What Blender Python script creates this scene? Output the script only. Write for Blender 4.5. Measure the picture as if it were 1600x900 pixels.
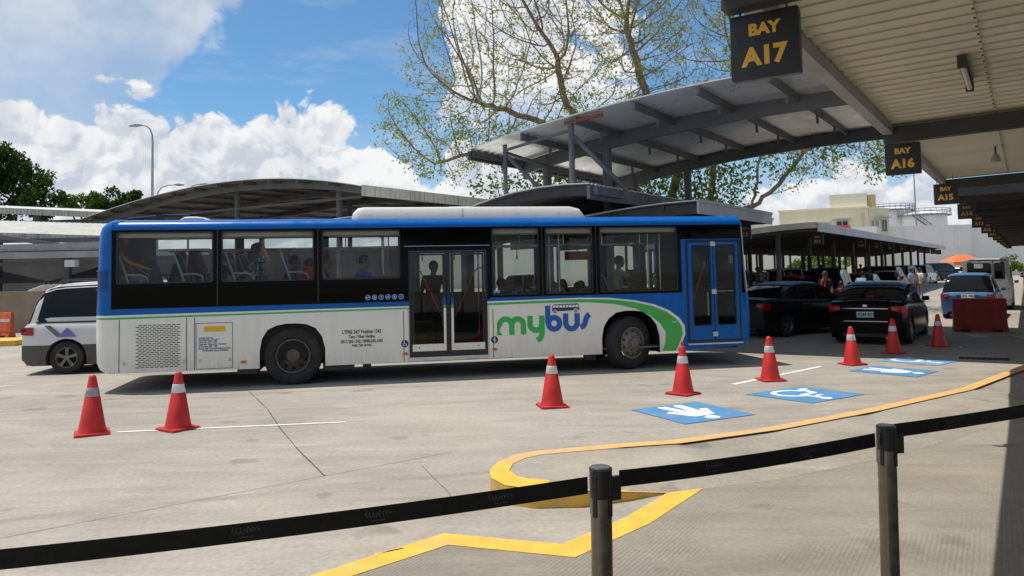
import bpy, bmesh, math, random
import numpy as np
from mathutils import Vector, Matrix, Euler
from mathutils.geometry import tessellate_polygon, delaunay_2d_cdt
random.seed(7); RNG = np.random.default_rng(11)
sc = bpy.context.scene
for o in list(bpy.data.objects): bpy.data.objects.remove(o)
R = math.radians

# ------------------------------------------------------------- camera
cam = bpy.data.objects.new('camera', bpy.data.cameras.new('camera')); sc.collection.objects.link(cam); sc.camera = cam
cam.data.sensor_width = 36; cam.data.lens = 36*1207.56/1600
PIT, ROL = R(3.1512), R(-1.1795)
fw = Vector((0, math.cos(PIT), math.sin(PIT))); u0 = Vector((0, -math.sin(PIT), math.cos(PIT))); r0 = Vector((1, 0, 0))
rr = r0*math.cos(ROL)+u0*math.sin(ROL); uu = -r0*math.sin(ROL)+u0*math.cos(ROL)
cam.matrix_world = Matrix(((rr.x, uu.x, -fw.x, 0), (rr.y, uu.y, -fw.y, 0), (rr.z, uu.z, -fw.z, 1.9045), (0, 0, 0, 1)))
cam.data.shift_y = (358.15-450)/1600
cam.data.clip_start = 0.05; cam.data.clip_end = 3000

# ------------------------------------------------------------- sun and sky
SV = Vector((0.30, -0.08, -1.0))                # direction the light travels
sun = bpy.data.objects.new('sun', bpy.data.lights.new('sun', 'SUN')); sc.collection.objects.link(sun)
sun.data.energy = 4.3; sun.data.angle = R(0.53); sun.data.color = (1.0, 0.955, 0.89)
sun.rotation_euler = SV.to_track_quat('-Z', 'Y').to_euler(); sun.location = (-9, 3, 30)

world = bpy.data.worlds.new('World'); sc.world = world; world.use_nodes = True; world.cycles.sampling_method = 'MANUAL'; world.cycles.sample_map_resolution = 256
nt = world.node_tree; nt.nodes.clear()
class NT:
    """tiny helper for building node graphs"""
    def __init__(s, t, dim='3D'): s.t = t; s.dim = dim
    def n(s, typ, **kw):
        nd = s.t.nodes.new(typ)
        for k, v in kw.items(): setattr(nd, k, v)
        return nd
    def link(s, a, b): s.t.links.new(a, b)
    def put(s, sock, v):
        if hasattr(v, 'is_linked') or isinstance(v, bpy.types.NodeSocket): s.t.links.new(v, sock)
        else: sock.default_value = v
    def m(s, op, a, b=None, c=None, clamp=False):
        nd = s.n('ShaderNodeMath', operation=op, use_clamp=clamp)
        for i, v in enumerate((a, b, c)):
            if v is not None: s.put(nd.inputs[i], v)
        return nd.outputs[0]
    def vm(s, op, a, b=None):
        nd = s.n('ShaderNodeVectorMath', operation=op); s.put(nd.inputs[0], a)
        if b is not None: s.put(nd.inputs[1], b)
        return nd.outputs[0]
    def noise(s, vec, scale, detail=4, rough=0.5, dist=0.0, out=0):
        nd = s.n('ShaderNodeTexNoise', noise_dimensions=s.dim); s.put(nd.inputs['Vector'], vec)
        for k, v in (('Scale', scale), ('Detail', detail), ('Roughness', rough), ('Distortion', dist)): nd.inputs[k].default_value = v
        return nd.outputs[out]
    def voro(s, vec, scale, feature='F1', rand=1.0):
        nd = s.n('ShaderNodeTexVoronoi', feature=feature, voronoi_dimensions=s.dim); s.put(nd.inputs['Vector'], vec)
        nd.inputs['Scale'].default_value = scale; nd.inputs['Randomness'].default_value = rand
        return nd
    def mr(s, v, a, b, c=0.0, d=1.0, smooth=False):
        nd = s.n('ShaderNodeMapRange'); nd.clamp = True
        if smooth: nd.interpolation_type = 'SMOOTHSTEP'
        s.put(nd.inputs['Value'], v)
        for k, x in zip(('From Min', 'From Max', 'To Min', 'To Max'), (a, b, c, d)): s.put(nd.inputs[k], x)
        return nd.outputs[0]
    def mix(s, f, a, b, typ='MIX'):
        nd = s.n('ShaderNodeMix', data_type='RGBA', blend_type=typ); nd.clamp_factor = True
        s.put(nd.inputs['Factor'], f); s.put(nd.inputs['A'] if 0 else nd.inputs[6], a); s.put(nd.inputs[7], b)
        return nd.outputs[2]
    def curve(s, v, pts, x0, x1, y1):
        nd = s.n('ShaderNodeFloatCurve'); c = nd.mapping.curves[0]
        P = [((x-x0)/(x1-x0), y/y1) for x, y in pts]
        c.points[0].location = P[0]; c.points[1].location = P[-1]
        for p in P[1:-1]: c.points.new(*p)
        for p in c.points: p.handle_type = 'VECTOR'
        nd.mapping.update()
        s.link(s.mr(v, x0, x1), nd.inputs['Value']); return s.m('MULTIPLY', nd.outputs[0], y1)
def c4(c): return (c[0], c[1], c[2], 1.0)

g = NT(nt, '2D')
sky = g.n('ShaderNodeTexSky', sky_type='NISHITA'); sky.sun_disc = False
sky.sun_elevation = R(72.8); sky.sun_rotation = R(285); sky.altitude = 10; sky.air_density = 1.0; sky.dust_density = 0.6; sky.ozone_density = 2.0
D = g.n('ShaderNodeTexCoord').outputs['Generated']
sep = g.n('ShaderNodeSeparateXYZ'); g.link(D, sep.inputs[0])
az = g.m('ARCTAN2', sep.outputs[0], sep.outputs[1]); el = g.m('ARCSINE', sep.outputs[2])
flat = g.n('ShaderNodeCombineXYZ'); g.link(az, flat.inputs[0]); g.link(g.m('MULTIPLY', el, 1.15), flat.inputs[1]); P0 = flat.outputs[0]
def billow(vec):
    w = g.n('ShaderNodeVectorMath', operation='SCALE'); g.link(g.vm('SUBTRACT', g.noise(vec, 9, 3, 0.6, 0, 1), (0.5, 0.5, 0.5)), w.inputs[0]); w.inputs['Scale'].default_value = 0.07
    v = g.vm('ADD', vec, w.outputs[0]); s = None
    for sc_, am in ((9, 0.53), (21, 0.25), (48, 0.13), (105, 0.062), (230, 0.028)):
        d = g.voro(v, sc_)
        t = g.m('MULTIPLY', g.m('SUBTRACT', 1.0, g.m('MULTIPLY', d.outputs[0], d.outputs[0])), am)
        s = t if s is None else g.m('ADD', s, t)
    return s
h1 = billow(P0)
h2 = billow(g.vm('ADD', P0, (-0.005, 0.013, 0)))
relief = g.m('SUBTRACT', h1, h2)                       # lit from high on the left
soft = g.noise(P0, 6, 5, 0.55)
# outline of the cumulus bank (elevation of its top along azimuth)
top = g.curve(az, [(-1.6, .17), (-0.75, .19), (-0.588, .212), (-.543, .219), (-.521, .205), (-.489, .218), (-.443, .220), (-.404, .185), (-.37, .20), (-.342, .190), (-.312, .222), (-.27, .228), (-.243, .215), (-.215, .205), (-.163, .175), (-.131, .15), (-.098, .12), (-.07, .17), (-.02, .20), (.06, .14), (.16, .07), (.26, .07), (.33, .10), (.42, .12), (.50, .10), (.56, .06), (.75, .06), (1.6, .14)], -1.6, 1.6, 0.5)
edge = g.m('SUBTRACT', g.m('ADD', top, g.m('MULTIPLY', g.m('SUBTRACT', h1, 0.80), 0.13)), el)
cum = g.mr(edge, -0.001, 0.010, 0, 1, True)
# tall cloud behind the tree
tw = g.m('SUBTRACT', g.m('ADD', 0.085, g.m('MULTIPLY', g.m('SUBTRACT', h1, 0.80), 0.20)), g.m('MULTIPLY', g.m('ABSOLUTE', g.m('SUBTRACT', az, 0.03)), 0.72))
tall = g.m('MULTIPLY', g.mr(tw, -0.004, 0.012, 0, 1, True), g.mr(el, 0.17, 0.24))
# high veil in the upper left
el2 = g.mr(el, 0.2, 0.36, 0, 1)
vb = g.m('ADD', g.m('MULTIPLY', el2, 0.105), -0.432)
veil = g.m('MULTIPLY', g.mr(g.m('SUBTRACT', g.m('ADD', vb, g.m('MULTIPLY', g.m('SUBTRACT', h1, 0.80), 0.16)), az), -0.008, 0.03, 0, 1, True), g.mr(soft, 0.2, 0.6, 0.55, 0.95))
veil_hi = g.m('MULTIPLY', veil, g.mr(el, 0.24, 0.34, 0.72, 1.0))
wisp = g.m('MULTIPLY', g.mr(g.noise(g.vm('MULTIPLY', P0, (1, 3.5, 1)), 5, 6, 0.6), 0.52, 0.78), 0.35)
overhead = g.m('MULTIPLY', g.mr(el, 0.55, 0.9), g.mr(g.noise(P0, 3, 4), 0.45, 0.6))
# haze low down on the right
low = g.mr(el, 0.0, 0.22, 0.75, 0.0, True)
blue = g.mix(1.0, sky.outputs[0], (0.74, 1.10, 1.28, 1), 'MULTIPLY')
c = g.mix(wisp, blue, (6.8, 7.2, 7.8, 1))
c = g.mix(low, c, (5.6, 6.5, 8.2, 1))
c = g.mix(veil_hi, c, g.mix(g.m('ADD', g.mr(relief, -0.2, 0.2, -0.1, 0.35), g.mr(soft, 0.35, 0.65, 0, 0.75)), (4.9, 5.6, 6.7, 1), (7.0, 7.5, 8.1, 1)))
big = g.noise(g.vm('ADD', P0, (3.3, 1.7, 0)), 7.5, 4, 0.6, 0.6)
lit = g.m('ADD', g.mr(relief, -0.055, 0.06, 0.02, 0.66), g.m('ADD', g.mr(edge, 0.0, 0.06, 0.34, 0.06), g.m('MULTIPLY', g.m('SUBTRACT', big, 0.5), 2.4)), clamp=True)
ccol = g.mix(lit, (5.6, 6.1, 7.0, 1), (9.2, 9.25, 9.3, 1))
c = g.mix(tall, c, ccol); c = g.mix(cum, c, ccol); c = g.mix(overhead, c, (6.5, 6.8, 7.2, 1))
bg = g.n('ShaderNodeBackground'); g.link(c, bg.inputs[0]); bg.inputs[1].default_value = 0.1
out = g.n('ShaderNodeOutputWorld'); g.link(bg.outputs[0], out.inputs[0])
sc.view_settings.view_transform = 'Standard'; sc.view_settings.look = 'None'; sc.view_settings.exposure = 0.0; sc.view_settings.gamma = 1.0
sc.cycles.max_bounces = 7; sc.cycles.diffuse_bounces = 3; sc.cycles.glossy_bounces = 3; sc.cycles.transparent_max_bounces = 14
sc.cycles.caustics_reflective = False; sc.cycles.caustics_refractive = False

# ------------------------------------------------------------- materials
MATS = {}
def mat(name, col, rough=0.6, metal=0.0, spec=0.5, var=0.0, vs=3.0, bump=0.0, bs=40.0, emit=0.0, coat=0.0, dirt=0.0):
    if name in MATS: return MATS[name]
    m = bpy.data.materials.new(name); m.use_nodes = True; k = NT(m.node_tree); b = m.node_tree.nodes['Principled BSDF']
    b.inputs['Roughness'].default_value = rough; b.inputs['Metallic'].default_value = metal
    b.inputs['Specular IOR Level'].default_value = spec; b.inputs['Base Color'].default_value = c4(col); b.inputs['Coat Weight'].default_value = coat
    oc = k.n('ShaderNodeTexCoord').outputs['Object']
    if var > 0 or dirt > 0:
        f = k.mr(k.noise(oc, vs, 5, 0.6), 0.3, 0.7, 1-var, 1+var*0.6)
        col_s = k.mix(1.0, c4(col), g_rgb(k, f), 'MULTIPLY')
        if dirt > 0:
            st = k.mr(k.noise(k.vm('MULTIPLY', oc, (3.0, 3.0, 0.35)), vs*1.7, 4, 0.7), 0.5, 0.75, 0, dirt)
            col_s = k.mix(st, col_s, (0.16, 0.11, 0.07, 1))
        k.link(col_s, b.inputs['Base Color'])
        k.link(k.mr(k.noise(oc, vs*2.3, 3), 0.3, 0.7, max(0.02, rough-0.08), min(1, rough+0.12)), b.inputs['Roughness'])
    if bump > 0:
        bn = k.n('ShaderNodeBump'); bn.inputs['Strength'].default_value = bump; bn.inputs['Distance'].default_value = 0.01
        k.link(k.noise(oc, bs, 4, 0.6), bn.inputs['Height']); k.link(bn.outputs[0], b.inputs['Normal'])
    if emit: b.inputs['Emission Color'].default_value = c4(col); b.inputs['Emission Strength'].default_value = emit
    MATS[name] = m; return m
def g_rgb(k, f):
    cb = k.n('ShaderNodeCombineColor')
    for i in range(3): k.link(f, cb.inputs[i])
    return cb.outputs[0]
def glass(name, tint, refl=0.05, rough=0.01):
    if name in MATS: return MATS[name]
    m = bpy.data.materials.new(name); m.use_nodes = True; k = NT(m.node_tree); m.node_tree.nodes.clear()
    tr = k.n('ShaderNodeBsdfTransparent'); tr.inputs[0].default_value = c4(tint)
    gl = k.n('ShaderNodeBsdfGlossy'); gl.inputs['Roughness'].default_value = rough; gl.inputs[0].default_value = (1, 1, 1, 1)
    fr = k.n('ShaderNodeFresnel'); fr.inputs[0].default_value = 1.45
    mx = k.n('ShaderNodeMixShader'); k.link(k.m('MULTIPLY', fr.outputs[0], refl*10, clamp=True), mx.inputs[0]); k.link(tr.outputs[0], mx.inputs[1]); k.link(gl.outputs[0], mx.inputs[2])
    o = k.n('ShaderNodeOutputMaterial'); k.link(mx.outputs[0], o.inputs[0]); MATS[name] = m; return m

def concrete(name, col, groove=False, seed=0.0):
    m = bpy.data.materials.new(name); m.use_nodes = True; k = NT(m.node_tree, '2D'); b = m.node_tree.nodes['Principled BSDF']
    geo = k.n('ShaderNodeNewGeometry').outputs['Position']
    p = k.vm('ADD', geo, (seed, seed*0.7, 0))
    big = k.noise(p, 0.22, 5, 0.6, 0.6); midn = k.noise(p, 1.1, 6, 0.65, 0.4); fine = k.noise(p, 22, 4, 0.7); grit = k.noise(p, 160, 2, 0.6)
    # sweep marks: stretched noise turned with the traffic
    rot = k.n('ShaderNodeMapping'); k.link(p, rot.inputs[0]); rot.inputs['Rotation'].default_value = (0, 0, R(-12)); rot.inputs['Scale'].default_value = (0.35, 1.9, 1)
    sweep = k.noise(rot.outputs[0], 1.2, 6, 0.65, 0.5)
    rot3 = k.n('ShaderNodeMapping'); k.link(p, rot3.inputs[0]); rot3.inputs['Rotation'].default_value = (0, 0, R(35)); rot3.inputs['Scale'].default_value = (0.6, 2.6, 1)
    sweep2 = k.noise(rot3.outputs[0], 0.9, 6, 0.7, 0.8)
    v = k.m('ADD', k.m('MULTIPLY', big, 0.40), k.m('ADD', k.m('MULTIPLY', midn, 0.36), k.m('ADD', k.m('MULTIPLY', sweep, 0.42), k.m('MULTIPLY', sweep2, 0.22))))
    v = k.mr(v, 0.52, 0.88, 0.76, 1.18)
    v = k.m('MULTIPLY', v, k.mr(fine, 0.25, 0.75, 0.85, 1.13)); v = k.m('MULTIPLY', v, k.mr(grit, 0.3, 0.7, 0.88, 1.10))
    cs = k.mix(1.0, c4(col), g_rgb(k, v), 'MULTIPLY')
    cs = k.mix(k.mr(k.noise(p, 0.5, 3, 0.5), 0.45, 0.7, 0, 0.35), cs, k.mix(1.0, cs, (1.06, 0.985, 0.90, 1), 'MULTIPLY'))
    # separate stains, drips and tyre scuffs
    sp = k.voro(k.vm('ADD', p, k.vm('MULTIPLY', k.vm('SUBTRACT', k.noise(p, 3, 3, 0.6, 0, 1), (0.5, 0.5, 0.5)), (0.35, 0.35, 0))), 0.85)
    rad = k.m('MULTIPLY', k.mr(sp.outputs[1], 0.45, 1.0, 0.0, 0.19), 1.0)
    spot = k.m('MULTIPLY', k.mr(k.m('SUBTRACT', sp.outputs[0], rad), -0.05, 0.03, 1, 0, True), 0.34)
    cs = k.mix(spot, cs, (0.10, 0.09, 0.08, 1))
    sp2 = k.voro(p, 4.3); spot2 = k.m('MULTIPLY', k.mr(k.m('SUBTRACT', sp2.outputs[0], k.mr(sp2.outputs[1], 0.86, 1.0, 0.0, 0.10)), -0.02, 0.01, 1, 0, True), 0.5)
    cs = k.mix(spot2, cs, (0.09, 0.08, 0.075, 1))
    for cx, cy, rad0, w0, am in ((6, -20, 28.15, .10, .30), (6, -20, 29.9, .14, .16), (8, -25, 37.6, .16, .20), (8, -25, 39.6, .16, .16), (-3, -30, 41.2, .12, .14), (30, -6, 27.4, .14, .16), (30, -6, 25.6, .12, .12)):
        ln = k.n('ShaderNodeVectorMath', operation='LENGTH'); k.link(k.vm('SUBTRACT', k.vm('MULTIPLY', geo, (1, 1, 0)), (cx, cy, 0)), ln.inputs[0])
        ds = k.m('ABSOLUTE', k.m('SUBTRACT', k.m('ADD', ln.outputs['Value'], k.m('MULTIPLY', k.m('SUBTRACT', big, .5), .3)), rad0))
        tr = k.m('MULTIPLY', k.mr(ds, w0*.3, w0, am, 0, True), k.mr(midn, .42, .60))
        cs = k.mix(tr, cs, (0.09, 0.08, 0.07, 1))
    h = k.m('ADD', k.m('MULTIPLY', fine, 0.5), k.m('MULTIPLY', grit, 0.4))
    if groove:
        r2 = k.n('ShaderNodeMapping'); k.link(geo, r2.inputs[0]); r2.inputs['Rotation'].default_value = (0, 0, 0.56)
        wv = k.n('ShaderNodeTexWave', wave_type='BANDS', bands_direction='X'); k.link(r2.outputs[0], wv.inputs[0]); wv.inputs['Scale'].default_value = 10.0
        wv.inputs['Distortion'].default_value = 2.2; wv.inputs['Detail'].default_value = 3.0; wv.inputs['Detail Scale'].default_value = 1.4
        msk = k.mr(k.noise(p, 0.7, 4, 0.65), 0.42, 0.54)
        sepp = k.n('ShaderNodeSeparateXYZ'); k.link(geo, sepp.inputs[0])
        msk = k.m('MULTIPLY', msk, k.mr(sepp.outputs[1], 5.2, 7.2, 1.0, 0.0))
        gr = k.m('MULTIPLY', k.mr(wv.outputs[1], 0.2, 0.6, 1, 0), msk)
        cs = k.mix(k.m('MULTIPLY', k.m('MULTIPLY', gr, 0.34), k.mr(fine, .35, .6, .25, 1)), cs, (0.10, 0.095, 0.09, 1)); h = k.m('SUBTRACT', h, k.m('MULTIPLY', gr, 1.2))
    k.link(cs, b.inputs['Base Color']); b.inputs['Roughness'].default_value = 0.88; b.inputs['Specular IOR Level'].default_value = 0.3
    bn = k.n('ShaderNodeBump'); bn.inputs['Strength'].default_value = 0.35; bn.inputs['Distance'].default_value = 0.006; k.link(h, bn.inputs['Height']); k.link(bn.outputs[0], b.inputs['Normal'])
    return m
def paintmark(name, col, wear=0.4, scale=1.0):
    """road paint worn through to concrete in patches"""
    m = bpy.data.materials.new(name); m.use_nodes = True; k = NT(m.node_tree); b = m.node_tree.nodes['Principled BSDF']
    p = k.n('ShaderNodeNewGeometry').outputs['Position']
    a = k.m('ADD', k.m('MULTIPLY', k.noise(p, 2.2*scale, 5, 0.65), 0.6), k.m('MULTIPLY', k.noise(p, 28, 4, 0.7), 0.4))
    w = k.mr(a, 0.60-wear*0.28, 0.76-wear*0.12, 0.0, 0.75)
    vv = k.mr(k.noise(p, 6, 4), 0.3, 0.7, 0.86, 1.1)
    cs = k.mix(w, k.mix(1.0, c4(col), g_rgb(k, vv), 'MULTIPLY'), (0.36, 0.33, 0.29, 1))
    k.link(cs, b.inputs['Base Color']); b.inputs['Roughness'].default_value = 0.7; return m

ROAD = concrete('road_concrete', (0.355, 0.320, 0.272)); PAVE = concrete('pavement_concrete', (0.345, 0.311, 0.258), True, 3.7)
GRND = concrete('yard_concrete', (0.285, 0.256, 0.206), True, 9.1)
YEL = paintmark('yellow_paint', (0.80, 0.44, 0.05), 0.25); YELF = paintmark('faded_yellow_paint', (0.72, 0.40, 0.13), 0.45)
WHT = paintmark('white_line_paint', (0.74, 0.73, 0.70), 0.3); ZEB = paintmark('crossing_paint', (0.5, 0.5, 0.48), 0.6)
BLU = paintmark('blue_symbol_paint', (0.075, 0.235, 0.44), 0.25); BLUF = paintmark('faded_blue_paint', (0.13, 0.32, 0.55), 0.5); SYM = paintmark('white_symbol_paint', (0.82, 0.84, 0.84), 0.1)
STEEL = mat('grey_painted_steel', (0.125, 0.13, 0.135), 0.55, 0.0, 0.4, 0.22, 1.5); STEELD = mat('dark_painted_steel', (0.055, 0.055, 0.057), 0.6, 0, 0.4, 0.25, 2)
STEELL = mat('light_grey_steel', (0.30, 0.31, 0.32), 0.5, 0, 0.5, 0.2, 2, dirt=0.15)
SHEETU = mat('roof_sheet_underside', (0.82, 0.83, 0.83), 0.34, 0.6, 0.5, 0.16, 1.1); CEIL = mat('cream_ceiling_sheet', (0.71, 0.68, 0.56), 0.6, 0, 0.4, 0.16, 0.9, dirt=0.05)
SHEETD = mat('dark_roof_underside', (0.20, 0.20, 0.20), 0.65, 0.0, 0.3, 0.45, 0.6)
SHEETT = mat('white_roof_sheet', (0.66, 0.65, 0.60), 0.5, 0, 0.4, 0.15, 1.2, dirt=0.3)
FASC = mat('stained_fascia_sheet', (0.55, 0.53, 0.46), 0.55, 0, 0.4, 0.2, 1.0, dirt=0.75)
FASCG = mat('pale_grey_fascia', (0.50, 0.50, 0.51), 0.5, 0, 0.4, 0.12, 1.0, dirt=0.12)
BLACK = mat('black_rubber', (0.012, 0.012, 0.013), 0.7, 0, 0.3, 0.2, 6); TYRE = mat('tyre_rubber', (0.035, 0.034, 0.033), 0.85, 0, 0.3, 0.35, 5, 0.3, 60)

# ------------------------------------------------------------- mesh helpers
COL = sc.collection
class MB:
    def __init__(s): s.v = []; s.f = []; s.mi = []
    def add(s, vs, fs, mi=0):
        n = len(s.v); s.v += [tuple(p) for p in vs]; s.f += [tuple(i+n for i in f) for f in fs]; s.mi += [mi]*len(fs); return s
    def box(s, x0, x1, y0, y1, z0, z1, mi=0):
        return s.add([(x0, y0, z0), (x1, y0, z0), (x1, y1, z0), (x0, y1, z0), (x0, y0, z1), (x1, y0, z1), (x1, y1, z1), (x0, y1, z1)],
                     [(0, 3, 2, 1), (4, 5, 6, 7), (0, 1, 5, 4), (1, 2, 6, 5), (2, 3, 7, 6), (3, 0, 4, 7)], mi)
    def tube(s, pts, rad, n=8, mi=0, cap=True):
        pts = [Vector(p) for p in pts]; rad = rad if isinstance(rad, (list, tuple)) else [rad]*len(pts)
        rings = []; prev = None
        for i, p in enumerate(pts):
            d = (pts[min(i+1, len(pts)-1)]-pts[max(i-1, 0)])
            d = d.normalized() if d.length > 1e-9 else Vector((0, 0, 1))
            a = (prev - d*prev.dot(d)) if prev is not None else (Vector((0, 0, 1)).cross(d) if abs(d.z) < 0.95 else Vector((1, 0, 0)).cross(d))
            a.normalize(); prev = a; b = d.cross(a)
            rings.append([p+(a*math.cos(t)+b*math.sin(t))*rad[i] for t in [2*math.pi*j/n for j in range(n)]])
        base = len(s.v); s.v += [tuple(q) for r_ in rings for q in r_]
        for i in range(len(rings)-1):
            for j in range(n):
                s.f.append((base+i*n+j, base+i*n+(j+1) % n, base+(i+1)*n+(j+1) % n, base+(i+1)*n+j)); s.mi.append(mi)
        if cap:
            s.f.append(tuple(base+j for j in range(n))[::-1]); s.mi.append(mi)
            s.f.append(tuple(base+(len(rings)-1)*n+j for j in range(n))); s.mi.append(mi)
        return s
    def bar(s, a, b, w, h, mi=0, up=(0, 0, 1)):
        a = Vector(a); b = Vector(b); d = (b-a).normalized(); u = Vector(up); x = d.cross(u)
        if x.length < 1e-5: x = d.cross(Vector((1, 0, 0)))
        x.normalize(); u = x.cross(d)
        vs = [p+x*sx*w/2+u*sz*h/2 for p in (a, b) for sx, sz in ((-1, -1), (1, -1), (1, 1), (-1, 1))]
        return s.add(vs, [(0, 1, 2, 3), (7, 6, 5, 4), (0, 4, 5, 1), (1, 5, 6, 2), (2, 6, 7, 3), (3, 7, 4, 0)], mi)
    def lathe(s, prof, n=24, axis='z', org=(0, 0, 0), mi=0, mis=None):
        base = len(s.v); ox, oy, oz = org
        for (r_, h) in prof:
            for j in range(n):
                t = 2*math.pi*j/n; a, b = r_*math.cos(t), r_*math.sin(t)
                s.v.append((ox+a, oy+b, oz+h) if axis == 'z' else (ox+a, oy+h, oz+b) if axis == 'y' else (ox+h, oy+a, oz+b))
        for i in range(len(prof)-1):
            for j in range(n):
                s.f.append((base+i*n+j, base+i*n+(j+1) % n, base+(i+1)*n+(j+1) % n, base+(i+1)*n+j)); s.mi.append(mis[i] if mis else mi)
        return s
    def plate(s, loops, y0, y1, plane='xz', mi=0):
        """2D polygon with holes made into a plate; plane xz: y is the thickness, xy: z"""
        flat = [p for lp in loops for p in lp]
        tri = tessellate_polygon([[Vector((p[0], p[1], 0)) for p in lp] for lp in loops])
        put = (lambda p, t: (p[0], t, p[1])) if plane == 'xz' else (lambda p, t: (p[0], p[1], t)) if plane == 'xy' else (lambda p, t: (t, p[0], p[1]))
        n = len(flat); base = len(s.v)
        s.v += [put(p, y0) for p in flat]+[put(p, y1) for p in flat]
        for t in tri:
            s.f.append(tuple(base+i for i in t)); s.mi.append(mi); s.f.append(tuple(base+n+i for i in t[::-1])); s.mi.append(mi)
        k = 0
        for lp in loops:
            m = len(lp)
            for i in range(m):
                a, b = k+i, k+(i+1) % m; s.f.append((base+a, base+b, base+n+b, base+n+a)); s.mi.append(mi)
            k += m
        return s
    def grid(s, rows, mi=0, closed=False):
        base = len(s.v); n = len(rows[0]); s.v += [tuple(p) for r_ in rows for p in r_]
        for i in range(len(rows)-1):
            for j in range(n if closed else n-1):
                s.f.append((base+i*n+j, base+i*n+(j+1) % n, base+(i+1)*n+(j+1) % n, base+(i+1)*n+j)); s.mi.append(mi(i, j) if callable(mi) else mi)
        return s
    def build(s, name, mats, parent=None, smooth=0.0, fix=True, bevel=0.0):
        me = bpy.data.meshes.new(name); me.from_pydata(s.v, [], s.f)
        for m in (mats if isinstance(mats, (list, tuple)) else [mats]): me.materials.append(m)
        me.polygons.foreach_set('material_index', s.mi)
        if fix:
            bm = bmesh.new(); bm.from_mesh(me); bmesh.ops.recalc_face_normals(bm, faces=bm.faces); bm.to_mesh(me); bm.free()
        o = bpy.data.objects.new(name, me); COL.objects.link(o)
        if parent is not None: o.parent = parent
        if smooth:
            me.polygons.foreach_set('use_smooth', [True]*len(me.polygons))
            me.set_sharp_from_angle(angle=R(smooth))
        if bevel:
            b = o.modifiers.new('bevel', 'BEVEL'); b.width = bevel; b.segments = 2; b.limit_method = 'ANGLE'
        me.update(); return o
def tag(o, label=None, cat=None, group=None, kind=None):
    if label: o['label'] = label
    if cat: o['category'] = cat
    if group: o['group'] = group
    if kind: o['kind'] = kind
    return o
def empty(name, loc=(0, 0, 0), rz=0.0, label=None, cat=None, group=None):
    o = bpy.data.objects.new(name, None); COL.objects.link(o); o.location = loc; o.rotation_euler = (0, 0, rz); o.empty_display_size = 0.3
    return tag(o, label, cat, group)
def dup(root, loc, rz, label, group=None):
    def cp(o, par):
        c = o.copy(); COL.objects.link(c); c.parent = par
        for ch in list(o.children): cp(ch, c)
        return c
    c = cp(root, None); c.location = loc; c.rotation_euler = (root.rotation_euler.x, root.rotation_euler.y, rz); c['label'] = label
    if group: c['group'] = group
    return c
def text_mb(mb, s, size, put, bold=0.0, align='CENTER', mi=0, sx=1.0, ext=0.003):
    """writes s into mb; put maps (x, y, depth) of the text plane to 3D"""
    cu = bpy.data.curves.new('txt', 'FONT'); cu.body = s; cu.size = size; cu.align_x = align; cu.offset = bold; cu.extrude = ext; cu.resolution_u = 3
    o = bpy.data.objects.new('txt', cu); COL.objects.link(o)
    dg = bpy.context.evaluated_depsgraph_get(); me = bpy.data.meshes.new_from_object(o.evaluated_get(dg))
    mb.add([put(v.co.x*sx, v.co.y, v.co.z) for v in me.vertices], [tuple(p.vertices) for p in me.polygons], mi)
    bpy.data.objects.remove(o); bpy.data.curves.remove(cu); bpy.data.meshes.remove(me)
def arc(cx, cy, r_, a0, a1, n=10): return [(cx+r_*math.cos(R(a0+(a1-a0)*i/n)), cy+r_*math.sin(R(a0+(a1-a0)*i/n))) for i in range(n+1)]
def ribbon(pts, w, closed=False):
    """outline polygon of a 2D stroke"""
    P = [Vector(p) for p in pts]; L, Rr_ = [], []
    ws = w if isinstance(w, (list, tuple)) else [w]*len(P)
    for i, p in enumerate(P):
        a = P[i]-P[i-1] if (i > 0 or closed) else P[1]-P[0]; b = P[(i+1) % len(P)]-P[i] if (i < len(P)-1 or closed) else a
        a = a.normalized(); b = b.normalized(); t = (a+b).normalized(); nrm = Vector((-t.y, t.x)); sc_ = 1/max(0.5, nrm.dot(Vector((-a.y, a.x))))
        L.append(tuple(p+nrm*ws[i]/2*sc_)); Rr_.append(tuple(p-nrm*ws[i]/2*sc_))
    return [L, Rr_] if closed else [L+Rr_[::-1]]
def circ(cx, cy, r_, n=20): return [(cx+r_*math.cos(2*math.pi*i/n), cy+r_*math.sin(2*math.pi*i/n)) for i in range(n)]
def rect(x0, x1, y0, y1): return [(x0, y0), (x1, y0), (x1, y1), (x0, y1)]
def rrect(x0, x1, y0, y1, r_, n=4):
    return arc(x1-r_, y0+r_, r_, -90, 0, n)+arc(x1-r_, y1-r_, r_, 0, 90, n)+arc(x0+r_, y1-r_, r_, 90, 180, n)+arc(x0+r_, y0+r_, r_, 180, 270, n)

YAW = -0.5865
Av = Vector((math.sin(0.5865), math.cos(0.5865), 0)); Wv = Vector((Av.y, -Av.x, 0))
def UT(u, t, z=0.0): return Wv*u+Av*t+Vector((0, 0, z))          # u across the lanes, t along them

# ============================================================= GROUND
tag(MB().grid([[(-900, -300, 0), (900, -300, 0)], [(-900, 1500, 0), (900, 1500, 0)]]).build('ground', ROAD), kind='structure')
def sheet(name, polys, z, m, th=0.002):
    b = MB()
    for lp in polys: b.plate([lp] if not isinstance(lp[0], list) else lp, z-th, z, 'xy')
    return tag(b.build(name, m), kind='structure')
# nearer slab with broom grooves, seen below the kerb
sheet('apron', [[(0.92, 6.0), (0.36, 5.38), (-0.50, 5.60), (-1.34, 4.85), (-2.2, 4.0), (-3.2, 1.0), (6.5, 1.0), (12.0, 8.0), (16.0, 15.6), (11.2, 15.2), (7.6, 10.9), (5.3, 8.9), (3.8, 7.8), (2.3, 7.0), (1.45, 6.78)]], 0.004, GRND)
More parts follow.
